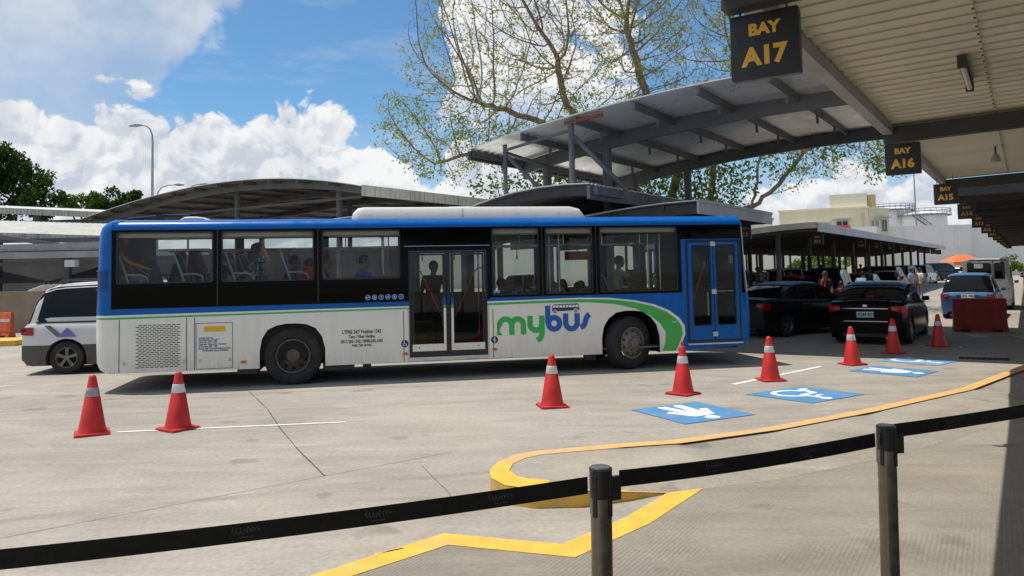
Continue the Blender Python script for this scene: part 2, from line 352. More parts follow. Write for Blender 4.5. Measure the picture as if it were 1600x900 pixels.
# joints cut in the slabs
def strip(pts, w): return ribbon(pts, w)[0]
def crack(pts, w, jit=.004):
    rc = random.Random(int(w*1e5)+len(pts)); o = []
    for i in range(len(pts)-1):
        a, b = Vector(pts[i]), Vector(pts[i+1]); n = max(2, int((b-a).length/.13))
        for j in range(n): o.append(tuple(a+(b-a)*j/n+Vector((rc.uniform(-jit, jit), rc.uniform(-jit, jit)))))
    o.append(pts[-1]); return ribbon(o, [w*rc.uniform(.45, 1.25) for _ in o])[0]
JNT = mat('joint_filler', (0.09, 0.08, 0.07), 0.9); JNF = mat('faint_joint', (0.20, 0.18, 0.155), 0.9)
sheet('slab_joint', [crack([(-4.43, 13.0), (-3.55, 11.2), (-2.95, 9.8), (-2.35, 8.5), (-1.83, 7.47)], 0.013),
], 0.0045, JNT, 0.0006)
sheet('slab_joint', [crack([(-0.94, 7.78), (-0.6, 6.83), (-0.45, 6.3)], 0.010), crack([(-9, 3.0), (-4.2, 5.6), (-1.83, 7.47), (-0.6, 8.4)], 0.006),
                     crack([(-14, 11.2), (-7.5, 12.3), (-1, 13.3)], 0.008), crack([(2.2, 15.2), (4.2, 12.9), (5.2, 11.4), (5.9, 10.6)], 0.008)], 0.0045, JNF, 0.0006)
# raised kerb island
OUT = [(10.2, 15.3, .15), (8.64, 13.23, .15), (6.21, 10.9, .15), (4.22, 9.47, .15), (2.75, 8.55, .15), (1.59, 8.01, .15), (1.05, 7.90, .15), (.59, 7.77, .15), (.2, 7.66, .15), (-.04, 7.49, .15), (-.17, 7.25, .15), (-.24, 6.95, .15), (-.22, 6.68, .15), (-.1, 6.45, .15), (.12, 6.33, .15), (.5, 6.33, .13), (.9, 6.47, .07), (1.25, 6.65, .005)]
INN = [(2.3, 7.0, .005), (3.8, 7.8, .005), (5.3, 8.9, .005), (7.6, 10.9, .005), (11.2, 15.2, .005)]
top_pts = OUT+INN; inner = [(.7, 7.2, .15), (1.6, 7.5, .13), (3.3, 8.3, .12), (4.9, 9.3, .12), (6.6, 10.6, .12), (1.2, 7.0, .10), (9.2, 13.0, .12)]
allp = top_pts+inner; r_ = delaunay_2d_cdt([Vector(p[:2]) for p in allp], [(i, (i+1) % len(top_pts)) for i in range(len(top_pts))], [], 1, 1e-5)
zs = [min(allp, key=lambda q: (q[0]-v.x)**2+(q[1]-v.y)**2)[2] for v in r_[0]]
tag(MB().add([(v.x, v.y, z) for v, z in zip(r_[0], zs)], [tuple(f) for f in r_[2]]).build('pavement', PAVE), kind='structure')
KERBF = paintmark('kerb_face_paint', (0.72, 0.44, 0.07), 0.45, 2.0)
ko = tag(MB().grid([[p for p in OUT], [(x, y, -0.05) for x, y, z in OUT]]).build('kerb', KERBF, smooth=40), kind='structure')
def offs(pts, d):
    P = [Vector(p[:2]) for p in pts]; o = []
    for i, p in enumerate(P):
        t = (P[min(i+1, len(P)-1)]-P[max(i-1, 0)]).normalized(); o.append(p+Vector((-t.y, t.x))*d)
    return o
o0 = offs(OUT, 0.0); o1 = offs(OUT, 0.16)
tag(MB().grid([[(p.x, p.y, q[2]+.004) for p, q in zip(o0, OUT)], [(p.x, p.y, q[2]+.004) for p, q in zip(o1, OUT)]]).build('kerb_paint', YELF, fix=True), kind='structure')
P2_ = [Vector(p[:2]) for p in OUT[10:]]; o2 = []
for i, p in enumerate(P2_):
    t_ = (P2_[min(i+1, len(P2_)-1)]-P2_[max(i-1, 0)]).normalized(); o2.append(p+Vector((-t_.y, t_.x))*(.15, .17, .22, .27, .29, .26, .24, .20)[i])
tag(MB().grid([[(p[0], p[1], p[2]+.007) for p in OUT[10:]], [(p.x, p.y, q[2]+.007) for p, q in zip(o2, OUT[10:])]]).build('kerb_paint', YEL), kind='structure')
# yellow hatch outline on the apron
sheet('yellow_line', [strip([(0.95, 6.80), (1.47, 6.77), (0.90, 5.96), (0.34, 5.36), (-0.52, 5.64), (-1.32, 4.88), (-1.9, 4.2)], [.22, .21, .22, .22, .21, .19, .18]),
                      strip([(-0.98, 5.36), (-0.80, 5.47)], [.02, .02])], 0.008, YEL)
sheet('white_line', [strip([(-5.0, 9.79), (-2.21, 10.14)], 0.062), strip([(3.54, 12.68), (5.76, 14.68)], 0.10), strip([(-14, 13.2), (-9.2, 14.3)], 0.06), strip([(-9.4, 11.2), (-8.2, 11.5)], 0.06)], 0.006, WHT)
sheet('crossing', [[(x-.28, y-.45), (x+.12, y-.45), (x+.38, y+.5), (x-.05, y+.5)] for x, y in [(11.1, 20.9), (11.95, 20.15), (12.8, 19.6), (13.7, 19.05), (14.6, 18.5)]], 0.006, ZEB)
# parking symbols painted on the road: centre, up vector angle
def symbol(name, cx, cy, ax, ay, S, blue, which, bx, by):
    U = Vector((ax, ay)); V = Vector((bx, by))
    mp = lambda p: tuple(Vector((cx, cy))+U*(p[1]-.5)+V*(p[0]-.5))
    sheet(name, [[mp(p) for p in rect(0, 1, 0, 1)]], 0.0075, blue)
    b = MB()
    def add(lp): b.plate([[mp(p) for p in l] for l in lp], 0.0085, 0.0105, 'xy')
    if which == 'walk':
        add([circ(.5, .86, .085)])
        add([[(.36, .74), (.64, .74), (.80, .42), (.71, .38), (.63, .55), (.68, .08), (.56, .08), (.52, .42), (.48, .42), (.44, .08), (.32, .08), (.37, .55), (.29, .38), (.20, .42)]])
    else:
        add([circ(.42, .88, .07)])
        add(ribbon([(.42, .82), (.45, .52), (.68, .50), (.80, .20), (.90, .22)], .075)); add(ribbon([(.44, .68), (.62, .66)], .06))
        add(ribbon(arc(.45, .36, .235, 105, 350, 18), .07))
    tag(b.build('road_marking', SYM), kind='structure')
symbol('road_marking', 2.32, 10.33, .50, -1.04, 1, BLU, 'walk', 1.02, .52)
symbol('road_marking', 4.28, 11.56, .66, -.86, 1, BLU, 'chair', 1.02, .64)
symbol('road_marking', 6.72, 13.85, .74, -.92, 1, BLU, 'walk', .74, .66)
symbol('road_marking', 7.86, 15.22, .70, -.92, 1, BLUF, 'chair', .78, .62)
# drain grates and raised patch of broken kerb
for (cx, cy, L, n, rz) in ((9.25, 15.35, 0.85, 9, -0.55), (1.33, 8.28, 0.55, 6, 0.35)):
    e = empty('drain_grate', (cx, cy, 0.0), rz, 'rusty slotted drain grate set in the road under the canopy shade' if n == 9 else 'small dark drain slot beside the curved yellow kerb', 'drain')
    MB().box(-L/2, L/2, -.16, .16, .002, .006).build('pit', BLACK, e)
    b = MB()
    for i in range(n+1): b.box(-L/2+L*i/n-.012, -L/2+L*i/n+.012, -.16, .16, .006, .012)
    b.box(-L/2, L/2, -.17, -.15, .007, .013).box(-L/2, L/2, .15, .17, .007, .013); b.build('grating', STEELD, e)
# waiting platform below the frame, where the photographer and the barrier posts stand
tag(MB().box(-6, 4.2, -3, 3.35, 0.0, 0.34).build('platform', PAVE), kind='structure')
# far kerb island at the left edge
kl = [(-30, 24.6), (-15.6, 23.0), (-14.9, 23.2), (-14.8, 23.9), (-15.4, 24.4), (-30, 26.6)]
tag(MB().plate([kl], 0.0, 0.16, 'xy').build('kerb', [paintmark('bright_kerb_paint', (0.78, 0.42, 0.06), 0.3)]), kind='structure')

# ============================================================= CONES, POSTS, BARRIERS
CONE = mat('cone_red_plastic', (0.60, 0.022, 0.018), 0.45, 0, 0.5, 0.22, 6, 0.15, 30, dirt=.22); CONEB = mat('cone_base_plastic', (0.52, 0.03, 0.028), 0.55, 0, 0.4, 0.3, 7)
REFL = mat('white_reflective_band', (0.66, 0.68, 0.69), 0.35, 0.0, 0.6, 0.18, 12); REFLD = mat('scuffed_reflective_band', (0.36, 0.36, 0.36), 0.45, 0.0, 0.6, 0.5, 14)
def cone(loc, rz, label, band=REFL, tip=False):
    e = empty('traffic_cone', loc, rz, label, 'traffic cone', 'red traffic cones lining the bus lane'); rc = random.Random(label); e.rotation_euler = (rc.uniform(-.012, .012), rc.uniform(-.012, .012), rz); e.scale = (1, 1, rc.uniform(.985, 1.01))
    b = MB().lathe([(.165, .03), (.158, .05), (.138, .16), (.086, .47), (.082, .475)], 28).lathe([(.066, .575), (.044, .70), (.038, .722), (.026, .732), (.018, .73), (.014, .70)], 28)
    b.build('cone_body', CONE, e, 50)
    MB().lathe([(.084, .472), (.0865, .476), (.0685, .578), (.065, .58)], 28).build('reflective_band', band, e, 50)
    pts = []
    for k in range(4):
        a = k*90; pts += arc(.165*math.cos(R(a+45))*1.30, .165*math.sin(R(a+45))*1.30, .045, a, a+90, 4)
    bb = MB().plate([pts], 0.006, 0.032, 'xy')
    for k in range(4):
        a = R(k*90+45); bb.box(.235*math.cos(a)-.03, .235*math.cos(a)+.03, .235*math.sin(a)-.03, .235*math.sin(a)+.03, 0.0, 0.02)
    bb.build('cone_base', CONEB, e, bevel=0.004)
    if tip: MB().tube([(0, 0, .72), (.01, 0, .76), (0, .01, .79)], [.012, .02, .012], 8).tube([(-.035, 0, .765), (.04, .01, .775)], [.008, .008], 6).build('knob', CONE, e, 50)
    return e
cone((-5.02*1.05, 9.12*1.05+.15, 0), 0.5, 'red traffic cone with the scuffed grey band, farthest left below the van', REFLD)
cone((-4.08*1.05, 9.31*1.05+.14, 0), 0.95, 'red traffic cone below the rear of the bus, at the long white line')
cone((0.49*1.05, 10.34*1.05+.13, 0), 0.2, 'red traffic cone in front of the middle of the bus, alone below the lettering')
cone((2.42*1.05, 11.15*1.05+.13, 0), 0.75, 'red traffic cone with a knotted ribbon on its tip, below the blue bus door', REFL, True)
cone((4.07*1.05, 12.32*1.05+.12, 0), 0.1, 'red traffic cone standing on the slanted white line behind the wheelchair symbol')
cone((6.14*1.05, 14.06*1.05+.12, 0), 0.3, 'bright red traffic cone in the sun, left of the black sedan plate')
cone((7.69*1.05, 15.72*1.05+.1, 0), 0.6, 'shaded red traffic cone beside the rear wheel of the black sedan')
cone((9.24*1.05, 16.85*1.05+.1, 0), 0.2, 'shaded red traffic cone between the black sedan and the red plastic barrier')
e = empty('white_scrap', (9.95, 17.35, 0), 0.4, 'small crumpled white scrap beside the last shaded cone', 'litter')
MB().plate([[(0, 0), (.05, .01), (.06, .05), (.01, .06)]], 0.002, 0.03, 'xy').build('paper', mat('paper', (0.6, 0.6, 0.58), 0.8), e, bevel=.008)

POST = mat('worn_steel_post', (0.20, 0.18, 0.15), 0.27, 0.85, 0.5, 0.3, 9, dirt=0.25); POSTT = mat('post_cap_metal', (0.20, 0.21, 0.23), 0.25, 0.6, 0.5)
BELT = mat('black_woven_belt', (0.006, 0.006, 0.0065), 0.62, 0, 0.25, 0.2, 20, 0.2, 400); BLKP = mat('black_plastic', (0.012, 0.012, 0.013), 0.32, 0, 0.5); PRINT = mat('belt_print', (0.085, 0.085, 0.088), 0.6)
def post(x, y, label, rz, lean=0.0):
    e = empty('stanchion', (x, y, 0.34), rz, label, 'stanchion', 'belt barrier posts'); e.rotation_euler = (0, lean, rz)
    MB().lathe([(.0315, .03), (.0315, .905)], 32).build('pole', POST, e, 50)
    MB().lathe([(.0, 0), (.17, 0), (.17, .012), (.15, .028), (.05, .04), (.03, .045)], 40).build('base', POST, e, 40)
    MB().lathe([(.0335, .975), (.0335, .898), (.030, .896)], 32).lathe([(.0335, .972), (.0345, .978), (.033, .983), (.026, .985)], 32).build('head', BLKP, e, 50)
    MB().lathe([(.0, .9865), (.0285, .9865), (.030, .984)], 32).build('cap', POSTT, e, 50)
    for a in range(4):
        t = R(a*90+25); c_, s_ = math.cos(t), math.sin(t)
        MB().bar((c_*.034, s_*.034, .845), (c_*.034, s_*.034, .965), .014, .004, 0, (c_, s_, 0)).build('belt_slot', BLKP, e, bevel=.002)
    t = R(0); MB().bar((.034, 0, .918), (.066, 0, .918), .018, .07).build('belt_clip', BLKP, e, bevel=.003)
    return e
P1 = Vector((0.236, 2.31, 0)); P2 = Vector((1.315, 2.82, 0))
post(P1.x, P1.y, 'steel barrier post in the middle foreground, left of the two', 0.44, 0.012)
post(P2.x, P2.y, 'steel barrier post in the right foreground with worn brownish shaft', 0.2, 0.02)
def belt(a, b, za, zb, sag, label, marks):
    e = Vector(b)-Vector(a); L = e.length; d = e.normalized(); n = Vector((d.y, -d.x, 0)); rows = [[], []]; rowsb = [[], []]
    N = 30
    def ctr(t): return Vector(a)+e*t+Vector((0, 0, za+(zb-za)*t-sag*4*t*(1-t)))
    root = empty('barrier_belt', ctr(0), 0, label, 'belt', 'black belts between the posts'); o = ctr(0)
    bm_ = MB(); r1, r2, r3, r4 = [], [], [], []
    for i in range(N+1):
        p = ctr(i/N)-o; tw = n*0.0009
        r1.append(p+Vector((0, 0, -.0245))+tw); r2.append(p+Vector((0, 0, .0245))+tw); r3.append(p+Vector((0, 0, .0245))-tw); r4.append(p+Vector((0, 0, -.0245))-tw)
    bm_.grid([r1, r2, r3, r4, r1]); bm_.build('strap', BELT, root, 40)
    for t in marks:
        mb = MB(); c0 = ctr(t)-o; sl = (ctr(t+.01)-ctr(t-.01)).normalized(); q = sl.cross(n); q = q if q.z > 0 else -q
        put = lambda x, y, z: c0+sl*x+q*y+n*(0.0014+z*.1)
        # looping signature-like script and a small line below it
        w = [(-.036+.072*i/120+.002*math.sin(i*.42), .005+(.0050+.004*math.sin(i*.031))*math.sin(i*.37)*(.25 if 50 < i < 62 else 1)+(.006 if 3 < i < 9 or 63 < i < 70 else 0)) for i in range(121)]
        lp = ribbon(w, .0011)[0]; k = len(w)
        mb.add([put(x, y, 0) for x, y in lp], [(i, i+1, 2*k-2-i, 2*k-1-i) for i in range(k-1)])
        w2 = [(-.020+.040*i/30, -.012+.0016*math.sin(i*2.1)) for i in range(31)]; lp = ribbon(w2, .0008)[0]; k = 31
        mb.add([put(x, y, 0) for x, y in lp], [(i, i+1, 2*k-2-i, 2*k-1-i) for i in range(k-1)])
        mb.build('print', PRINT, root)
    return root
PL = Vector((-1.75, 1.80, 0)); PR = Vector((2.55, 3.32, 0))
belt((PL.x, PL.y, 0), (P1.x-.03, P1.y-.012, 0), 1.243-.034*.32, 1.277, 0.018, 'black belt running from the left foreground to the middle post', [.53, .70, .87])
belt((P1.x+.068, P1.y+.03, 0), (P2.x-.03, P2.y-.012, 0), 1.283, 1.276, 0.010, 'black belt stretched between the two foreground posts', [.33, .7])
belt((P2.x+.03, P2.y+.012, 0), (PR.x, PR.y, 0), 1.30, 1.335, 0.008, 'black belt running off to the right from the right post', [.25, .6])
post(PL.x-.03, PL.y, 'steel barrier post just outside the left of the picture', 0.2); post(PR.x+.03, PR.y, 'steel barrier post just outside the right of the picture', 0.2)

def water_barrier(loc, rz, L, H, m, label, stripe=None):
    e = empty('plastic_barrier', loc, rz, label, 'barrier')
    prof = [(-.22, 0), (.22, 0), (.22, .12), (.14, .22), (.10, H-.04), (.07, H), (-.07, H), (-.10, H-.04), (-.14, .22), (-.22, .12)]
    rows = []
    for x in np.linspace(-L/2, L/2, 25):
        k = 1.0-0.30*(0.5+0.5*math.cos(x/L*2*math.pi*4)) if abs(x) < L/2-.04 else 0.92
        rows.append([(x, y*(k if z > .1 else 1), z) for y, z in prof])
    b = MB().grid(rows, closed=True); b.add(rows[0], [tuple(range(10))]).add(rows[-1], [tuple(range(10))]); b.build('shell', m, e, 35)
    for x in (-L*.3, L*.3): MB().box(x-.12, x+.12, -.24, -.215, -.005, .07).build('fork_slot', BLACK, e)
    if stripe: MB().box(-L/2+.02, L/2-.02, -.13, -.105, H*.62, H*.74).build('stripe', stripe, e)
    return e
water_barrier((12.85, 21.45, 0), YAW+.22, 1.28, 0.90, mat('dull_red_plastic', (0.28, 0.028, 0.022), 0.5, 0, 0.4, 0.15, 3), 'large dull red plastic barrier standing behind the blue hatchback')
water_barrier((-18.05, 26.9, 0), 0.05, 1.3, 0.86, mat('orange_plastic', (0.58, 0.10, 0.03), 0.5, 0, 0.4, 0.15, 3), 'orange red plastic barrier with a pale stripe at the left edge behind the yellow kerb', REFL)

# ============================================================= WHEELS
def wheel(parent, x, y, r_, w, side, style='car', rimcol=None, rz=0.0):
    """axis along local y, side -1 faces -y; tyre mesh is the wheel, rim its sub-part"""
    s = side
    b = MB().lathe([(r_*.60, s*w*.36), (r_*.64, s*w*.48), (r_*.80, s*w*.52), (r_*.93, s*w*.49), (r_*.985, s*w*.40), (r_, s*w*.2), (r_, -s*w*.2), (r_*.985, -s*w*.40), (r_*.93, -s*w*.49), (r_*.6, -s*w*.45)], 40, 'y')
    if style != 'car' or w > .2:
        for q in (-.24, -.08, .08, .24): b.lathe([(r_*1.002, q*w-.004), (r_*.975, q*w), (r_*1.002, q*w+.004)], 40, 'y')
    t = b.build('wheel', TYRE, parent, 35); t.location = (x, y, r_); t.rotation_euler = (0, 0, rz)
    rm = rimcol or mat('alloy_rim', (0.36, 0.36, 0.35), 0.35, 0.8, 0.5)
    c = MB()
    if style == 'car':
        c.lathe([(r_*.62, s*w*.40), (r_*.63, s*w*.47), (r_*.60, s*w*.48), (r_*.575, s*w*.40), (r_*.56, s*w*.1)], 32, 'y')
        for k in range(5):
            a = 2*math.pi*k/5+.3; c0, s0 = math.cos(a), math.sin(a)
            pts = [(r_*q*c0+dx*(-s0)*r_, r_*q*s0+dx*c0*r_) for q, dx in ((.10, -.07), (.59, -.11), (.59, .11), (.10, .07))]
            c.plate([pts], s*w*.36, s*w*.43)
        c.lathe([(r_*.001, s*w*.45), (r_*.15, s*w*.45), (r_*.17, s*w*.36)], 20, 'y')
        dk = MB().lathe([(.001, s*w*.12), (r_*.56, s*w*.12)], 24, 'y').build('brake_disc', BLACK, t)
        c.build('rim', rm, t, 35)
    elif style == 'busrear':
        c.lathe([(r_*.585, s*w*.40), (r_*.60, s*w*.50), (r_*.55, s*w*.50), (r_*.52, s*w*.40), (r_*.50, s*w*.05), (r_*.42, s*-.02*w), (r_*.36, s*w*.02), (r_*.24, s*w*.06)], 40, 'y')
        c.lathe([(r_*.24, s*w*.06), (r_*.235, s*w*.40), (r_*.20, s*w*.45), (.001, s*w*.46)], 30, 'y')
        for k in range(10):
            a = 2*math.pi*k/10; c.lathe([(.022, s*w*.02), (.020, s*w*.16), (.001, s*w*.17)], 8, 'y', (r_*.33*math.cos(a), 0, r_*.33*math.sin(a)))
        c.build('rim', mat('dusty_dark_rim', (0.10, 0.09, 0.075), 0.6, 0.3, 0.4, 0.3, 8), t, 35)
        h = MB()
        for k in range(10):
            a = 2*math.pi*(k+.5)/10; h.lathe([(.001, s*w*.075), (.03, s*w*.075), (.03, s*w*.0)], 10, 'y', (r_*.44*math.cos(a), 0, r_*.44*math.sin(a)))
        h.build('rim_hole', BLACK, t)
    else:
        c.lathe([(r_*.585, s*w*.40), (r_*.60, s*w*.49), (r_*.55, s*w*.49), (r_*.51, s*w*.36), (r_*.47, s*w*.40), (r_*.36, s*w*.56), (r_*.30, s*w*.60), (r_*.22, s*w*.60), (r_*.20, s*w*.74), (r_*.15, s*w*.78), (.001, s*w*.78)], 40, 'y')
        for k in range(10):
            a = 2*math.pi*k/10; c.lathe([(.019, s*w*.58), (.017, s*w*.72), (.001, s*w*.72)], 8, 'y', (r_*.275*math.cos(a), 0, r_*.275*math.sin(a)))
        c.build('rim', mat('dusty_pale_rim', (0.20, 0.18, 0.15), 0.6, 0.3, 0.4, 0.35, 8), t, 35)
        h = MB()
        for k in range(10):
            a = 2*math.pi*(k+.5)/10; h.lathe([(.001, s*w*.49), (.028, s*w*.485), (.028, s*w*.3)], 10, 'y', (r_*.415*math.cos(a), 0, r_*.415*math.sin(a)))
        h.build('rim_hole', BLACK, t)
    return t

# ============================================================= THE BUS
BB = mat('bus_blue_paint', (0.0005, 0.105, 0.39), 0.25, 0, 0.22, 0.06, 1.2, coat=0.0, dirt=0.05); BW = mat('bus_white_paint', (0.77, 0.76, 0.68), 0.35, 0, 0.5, 0.06, 0.9, coat=0.15, dirt=0.10)
k_ = NT(BW.node_tree); b_ = BW.node_tree.nodes['Principled BSDF']; src = b_.inputs['Base Color'].links[0].from_socket; oc_ = k_.n('ShaderNodeTexCoord').outputs['Object']; sp_ = k_.n('ShaderNodeSeparateXYZ'); k_.link(oc_, sp_.inputs[0])
gr_ = k_.m('MULTIPLY', k_.mr(sp_.outputs[2], .33, .80, 1, 0), k_.mr(k_.m('ADD', k_.m('MULTIPLY', k_.noise(oc_, 3, 5, .7), .6), k_.m('MULTIPLY', k_.noise(k_.vm('MULTIPLY', oc_, (9, 9, .8)), 2.5, 4, .6), .4)), .40, .62, .03, .36))
k_.link(k_.mix(gr_, src, (.24, .20, .15, 1)), b_.inputs['Base Color'])
BG = mat('bus_green_paint', (0.035, 0.42, 0.075), 0.35, 0, 0.5, coat=0.3); BK = mat('bus_black_glazing', (0.001, 0.0015, 0.0015), 0.06, 0, 0.09); BKM = mat('bus_black_trim', (0.012, 0.012, 0.013), 0.45)
BUSG = glass('bus_tinted_glass', (0.88, 0.90, 0.89), 0.035); DOORG = glass('bus_door_glass', (0.74, 0.76, 0.76), 0.045)
NAVY = mat('navy_print', (0.02, 0.028, 0.12), 0.4); INK = mat('dark_print', (0.03, 0.03, 0.035), 0.5); LBLUE = mat('pale_blue_print', (0.30, 0.42, 0.75), 0.5)
AMB = mat('amber_marker', (0.55, 0.14, 0.03), 0.3, 0, 0.5); SIL = mat('silver_trim', (0.52, 0.53, 0.54), 0.3, 0.5, 0.5); RED = mat('red_rail', (0.60, 0.04, 0.03), 0.35); YSTK = mat('yellow_sticker', (0.70, 0.42, 0.0), 0.5)
INTG = mat('bus_interior_grey', (0.30, 0.31, 0.31), 0.6); INTD = mat('bus_interior_dark', (0.05, 0.05, 0.055), 0.7); INTC = mat('bus_ceiling_cream', (0.48, 0.45, 0.38), 0.6); FLOOR = mat('bus_floor', (0.10, 0.10, 0.105), 0.7)
SEATF = mat('seat_frame_grey', (0.27, 0.27, 0.30), 0.45); SEATC = mat('seat_fabric_navy', (0.05, 0.065, 0.15), 0.8, var=.3, vs=20); STEELR = mat('stainless_rail', (0.5, 0.5, 0.5), 0.25, 0.9)
BYAW = R(10.84); BO = Vector((-3.879, 13.613, 0))
bus = empty('city_bus', BO, BYAW, 'long blue and white city bus with a green swoosh and large lettering', 'bus')
def archpts(cx, w=.56, h=1.085, z0=.32):   # from right to left over the wheel
    return [(cx+w, z0), (cx+w*1.0, .62), (cx+w*.90, .84), (cx+w*.70, .99), (cx+w*.42, h-.02), (cx+w*.1, h), (cx-w*.2, h), (cx-w*.5, h-.03), (cx-w*.76, .98), (cx-w*.93, .83), (cx-w*1.0, .62), (cx-w, z0)]
AR, AF = archpts(0, .555, 1.08), archpts(6.21, .575, 1.12)
wN = [(-2.86, -1.33, 1.84, 2.695), (-1.17, .36, 1.84, 2.695), (.52, 1.87, 1.84, 2.695), (3.57, 4.44, 1.49, 2.705), (4.58, 5.48, 1.49, 2.705), (5.64, 7.18, 1.49, 2.705)]
door1, door2 = (2.03, 3.46, .40, 2.31), (7.34, 8.50, .42, 2.45)
outer = [(-2.95, .33), *AR[::-1], *AF[::-1], (7.34, .33), (8.52, .38), (8.52, 2.78), (-2.95, 2.78)]
b = MB().plate([outer]+[rect(*w) for w in wN]+[rect(*door1), rect(7.36, 8.49, .47, 2.45)], 0, .045); b.build('side_panel', BB, bus)
# far side wall
wF = [(-2.86, -1.33, 1.84, 2.69), (-1.17, .36, 1.84, 2.69), (.52, 1.95, 1.6, 2.69), (2.1, 3.4, 1.5, 2.69), (3.57, 4.9, 1.49, 2.69), (5.05, 6.4, 1.49, 2.69), (6.55, 7.7, 1.49, 2.69)]
MB().plate([outer]+[rect(*w) for w in wF], 2.455, 2.50).build('side_panel', BB, bus)
MB().plate([[(-2.9, 1.2), (.75, 1.2), (.75, .44), (5.5, .44), (5.5, 1.2), (8.4, 1.2), (8.4, 2.74), (-2.9, 2.74)]]+[rect(*w) for w in wF], 2.43, 2.453).build('interior_panel', INTD, bus)
for w in wF: MB().plate([rect(*w)], 2.47, 2.475).build('window', BUSG, bus)
# livery, laid on as paint film
gt = 1.325
whiteA = [(-2.95, .33), *AR[::-1], (2.028, .33), (2.028, gt), (-2.95, gt-.02)]
sw_out = [(5.2, 1.392), (5.8, 1.375), (6.3, 1.315), (6.7, 1.225), (7.0, 1.10), (7.2, .95), (7.3, .80), (7.31, .64), (7.24, .48), (7.14, .33)]
sw_g = [(3.462, 1.338), (4.4, 1.352), (5.2, 1.362), (5.8, 1.343), (6.28, 1.283), (6.66, 1.195), (6.94, 1.08), (7.14, .93), (7.24, .79), (7.25, .65), (7.19, .49), (7.10, .33)]
sw_i = [(6.83, .33), (6.90, .50), (6.91, .68), (6.80, .86), (6.60, 1.02), (6.30, 1.16), (5.9, 1.255), (5.4, 1.30), (4.8, 1.312), (4.2, 1.308), (3.462, 1.295)]
whiteB = [(3.462, .33), *AF[::-1], (7.14, .33)]+sw_out[::-1][1:]+[(3.462, 1.368)]
b = MB().plate([whiteA], -.002, .0).plate([rect(2.029, 3.461, .33, .398)], -.002, .0).plate([whiteB], -.002, .0); b.build('livery', BW, bus)
b = MB().plate([sw_g+sw_i], -.0042, -.0022).plate([[(-2.95, 1.235), (2.028, 1.272), (2.028, 1.30), (-2.95, 1.268)]], -.0042, -.0022); b.build('livery', BG, bus)
# black glazing bands
b = MB().plate([[(-2.95, 1.41), (1.95, 1.41), (1.95, 2.745), (-2.95, 2.745)]]+[rect(*w) for w in wN[:3]], -.006, 0)
b.plate([[(1.952, 1.30+.11), (2.028, 1.41), (2.028, 2.32), (3.462, 2.32), (3.462, 1.41), (3.51, 1.41), (3.51, 2.745), (1.952, 2.745)]], -.007, 0)
b.plate([[(3.512, 1.44), (7.27, 1.44), (7.27, 2.745), (3.512, 2.745)]]+[rect(*w) for w in wN[3:]], -.006, 0)
b.plate([[(7.272, 2.47), (8.52, 2.47), (8.52, 2.745), (7.272, 2.745)]], -.006, 0)
b.build('window_band', BK, bus)
for w in wN:
    f = MB().plate([rect(*w)], .012, .017).build('window', BUSG, bus)
    MB().plate([rrect(w[0]-.012, w[1]+.012, w[2]-.012, w[3]+.012, .04), rrect(w[0]+.012, w[1]-.012, w[2]+.012, w[3]-.012, .035)], -.009, -.0065).build('seal', BKM, f)
for x in (-1.25, .44, 4.51, 5.56): MB().box(x-.01, x+.01, -.008, -.0062, 1.43, 2.74).build('pillar_joint', BKM, bus)
# seams and hatches in the skirt
b = MB()
for x in (-2.82, -1.75, -1.62, 1.93, 3.56): b.box(x-.006, x+.006, -.0050, -.0021, .34, 1.23)
b.plate([rect(-1.60, -1.0, .35, 1.135), rect(-1.592, -1.008, .358, 1.127)], -.0052, -.0021); b.build('seam', BKM, bus)
b = MB()
for r_i in range(24):
    for c_i in range(9):
        x = -2.56+c_i*.077+(.038 if r_i % 2 else 0); z = .41+r_i*.0308
        b.box(x, x+.056, -.0048, -.0022, z, z+.013)
tag(b.build('vent_grille', BLACK, bus), kind='stuff')
MB().plate([rect(-1.47, -1.12, .985, 1.075)], -.0055, -.0022).build('sticker', YSTK, bus)
b = MB(); lines = ['Garage Address', 'Franchise No. 07-2017', 'Case No. 2017-1342', 'Operator: Metro Bus Transport', 'Route No. 04B / 13B', 'Route: SM City to Parkmall and back', 'via Mandaue City and Mabolo']
for i, l in enumerate(lines): text_mb(b, l, .043, lambda x, y, z, i=i: (-1.555+x+(.06 if i == 6 else 0), -.0045-z*.3, .865-i*.036+y), 0.0006, 'LEFT', 0, .82)
b.build('lettering', NAVY, bus)
for x, z in ((-2.74, .49), (-1.79, .49), (-1.53, .49), (-1.05, .50)): MB().plate([rrect(x-.02, x+.02, z-.025, z+.025, .006), rrect(x-.011, x+.011, z-.015, z+.015, .004)], -.006, -.0022).build('latch', mat('latch_grey', (0.33, .30, .28), .4), bus)
for x, z in ((-.82, .445), (1.955, .475), (3.58, .49), (6.93, .99)): MB().plate([[(x+.055*math.cos(t), z+.024*math.sin(t)) for t in np.linspace(0, 6.28, 17)[:-1]]], -.016, -.0045).build('marker_lamp', AMB, bus, bevel=.004)
MB().plate([rect(7.04, 7.14, .86, .90)], -.0062, -.0045).build('sticker', mat('faded_decal', (.22, .55, .25), .5), bus)
b = MB()
for i, (l, s_) in enumerate((('LTFRB 24/7 Hotline: 1342', .092), ('Text / Viber Hotline', .080), ('0917-550-1342 / 0998-550-1342', .080), ('PASS. CAP. 60 PAX', .060))):
    text_mb(b, l, s_, lambda x, y, z, i=i: (1.19+x, -.0045-z*.3, (.865, .785, .70, .635)[i]+y), 0.0022, 'CENTER', 0, .70)
b.build('lettering', INK, bus)
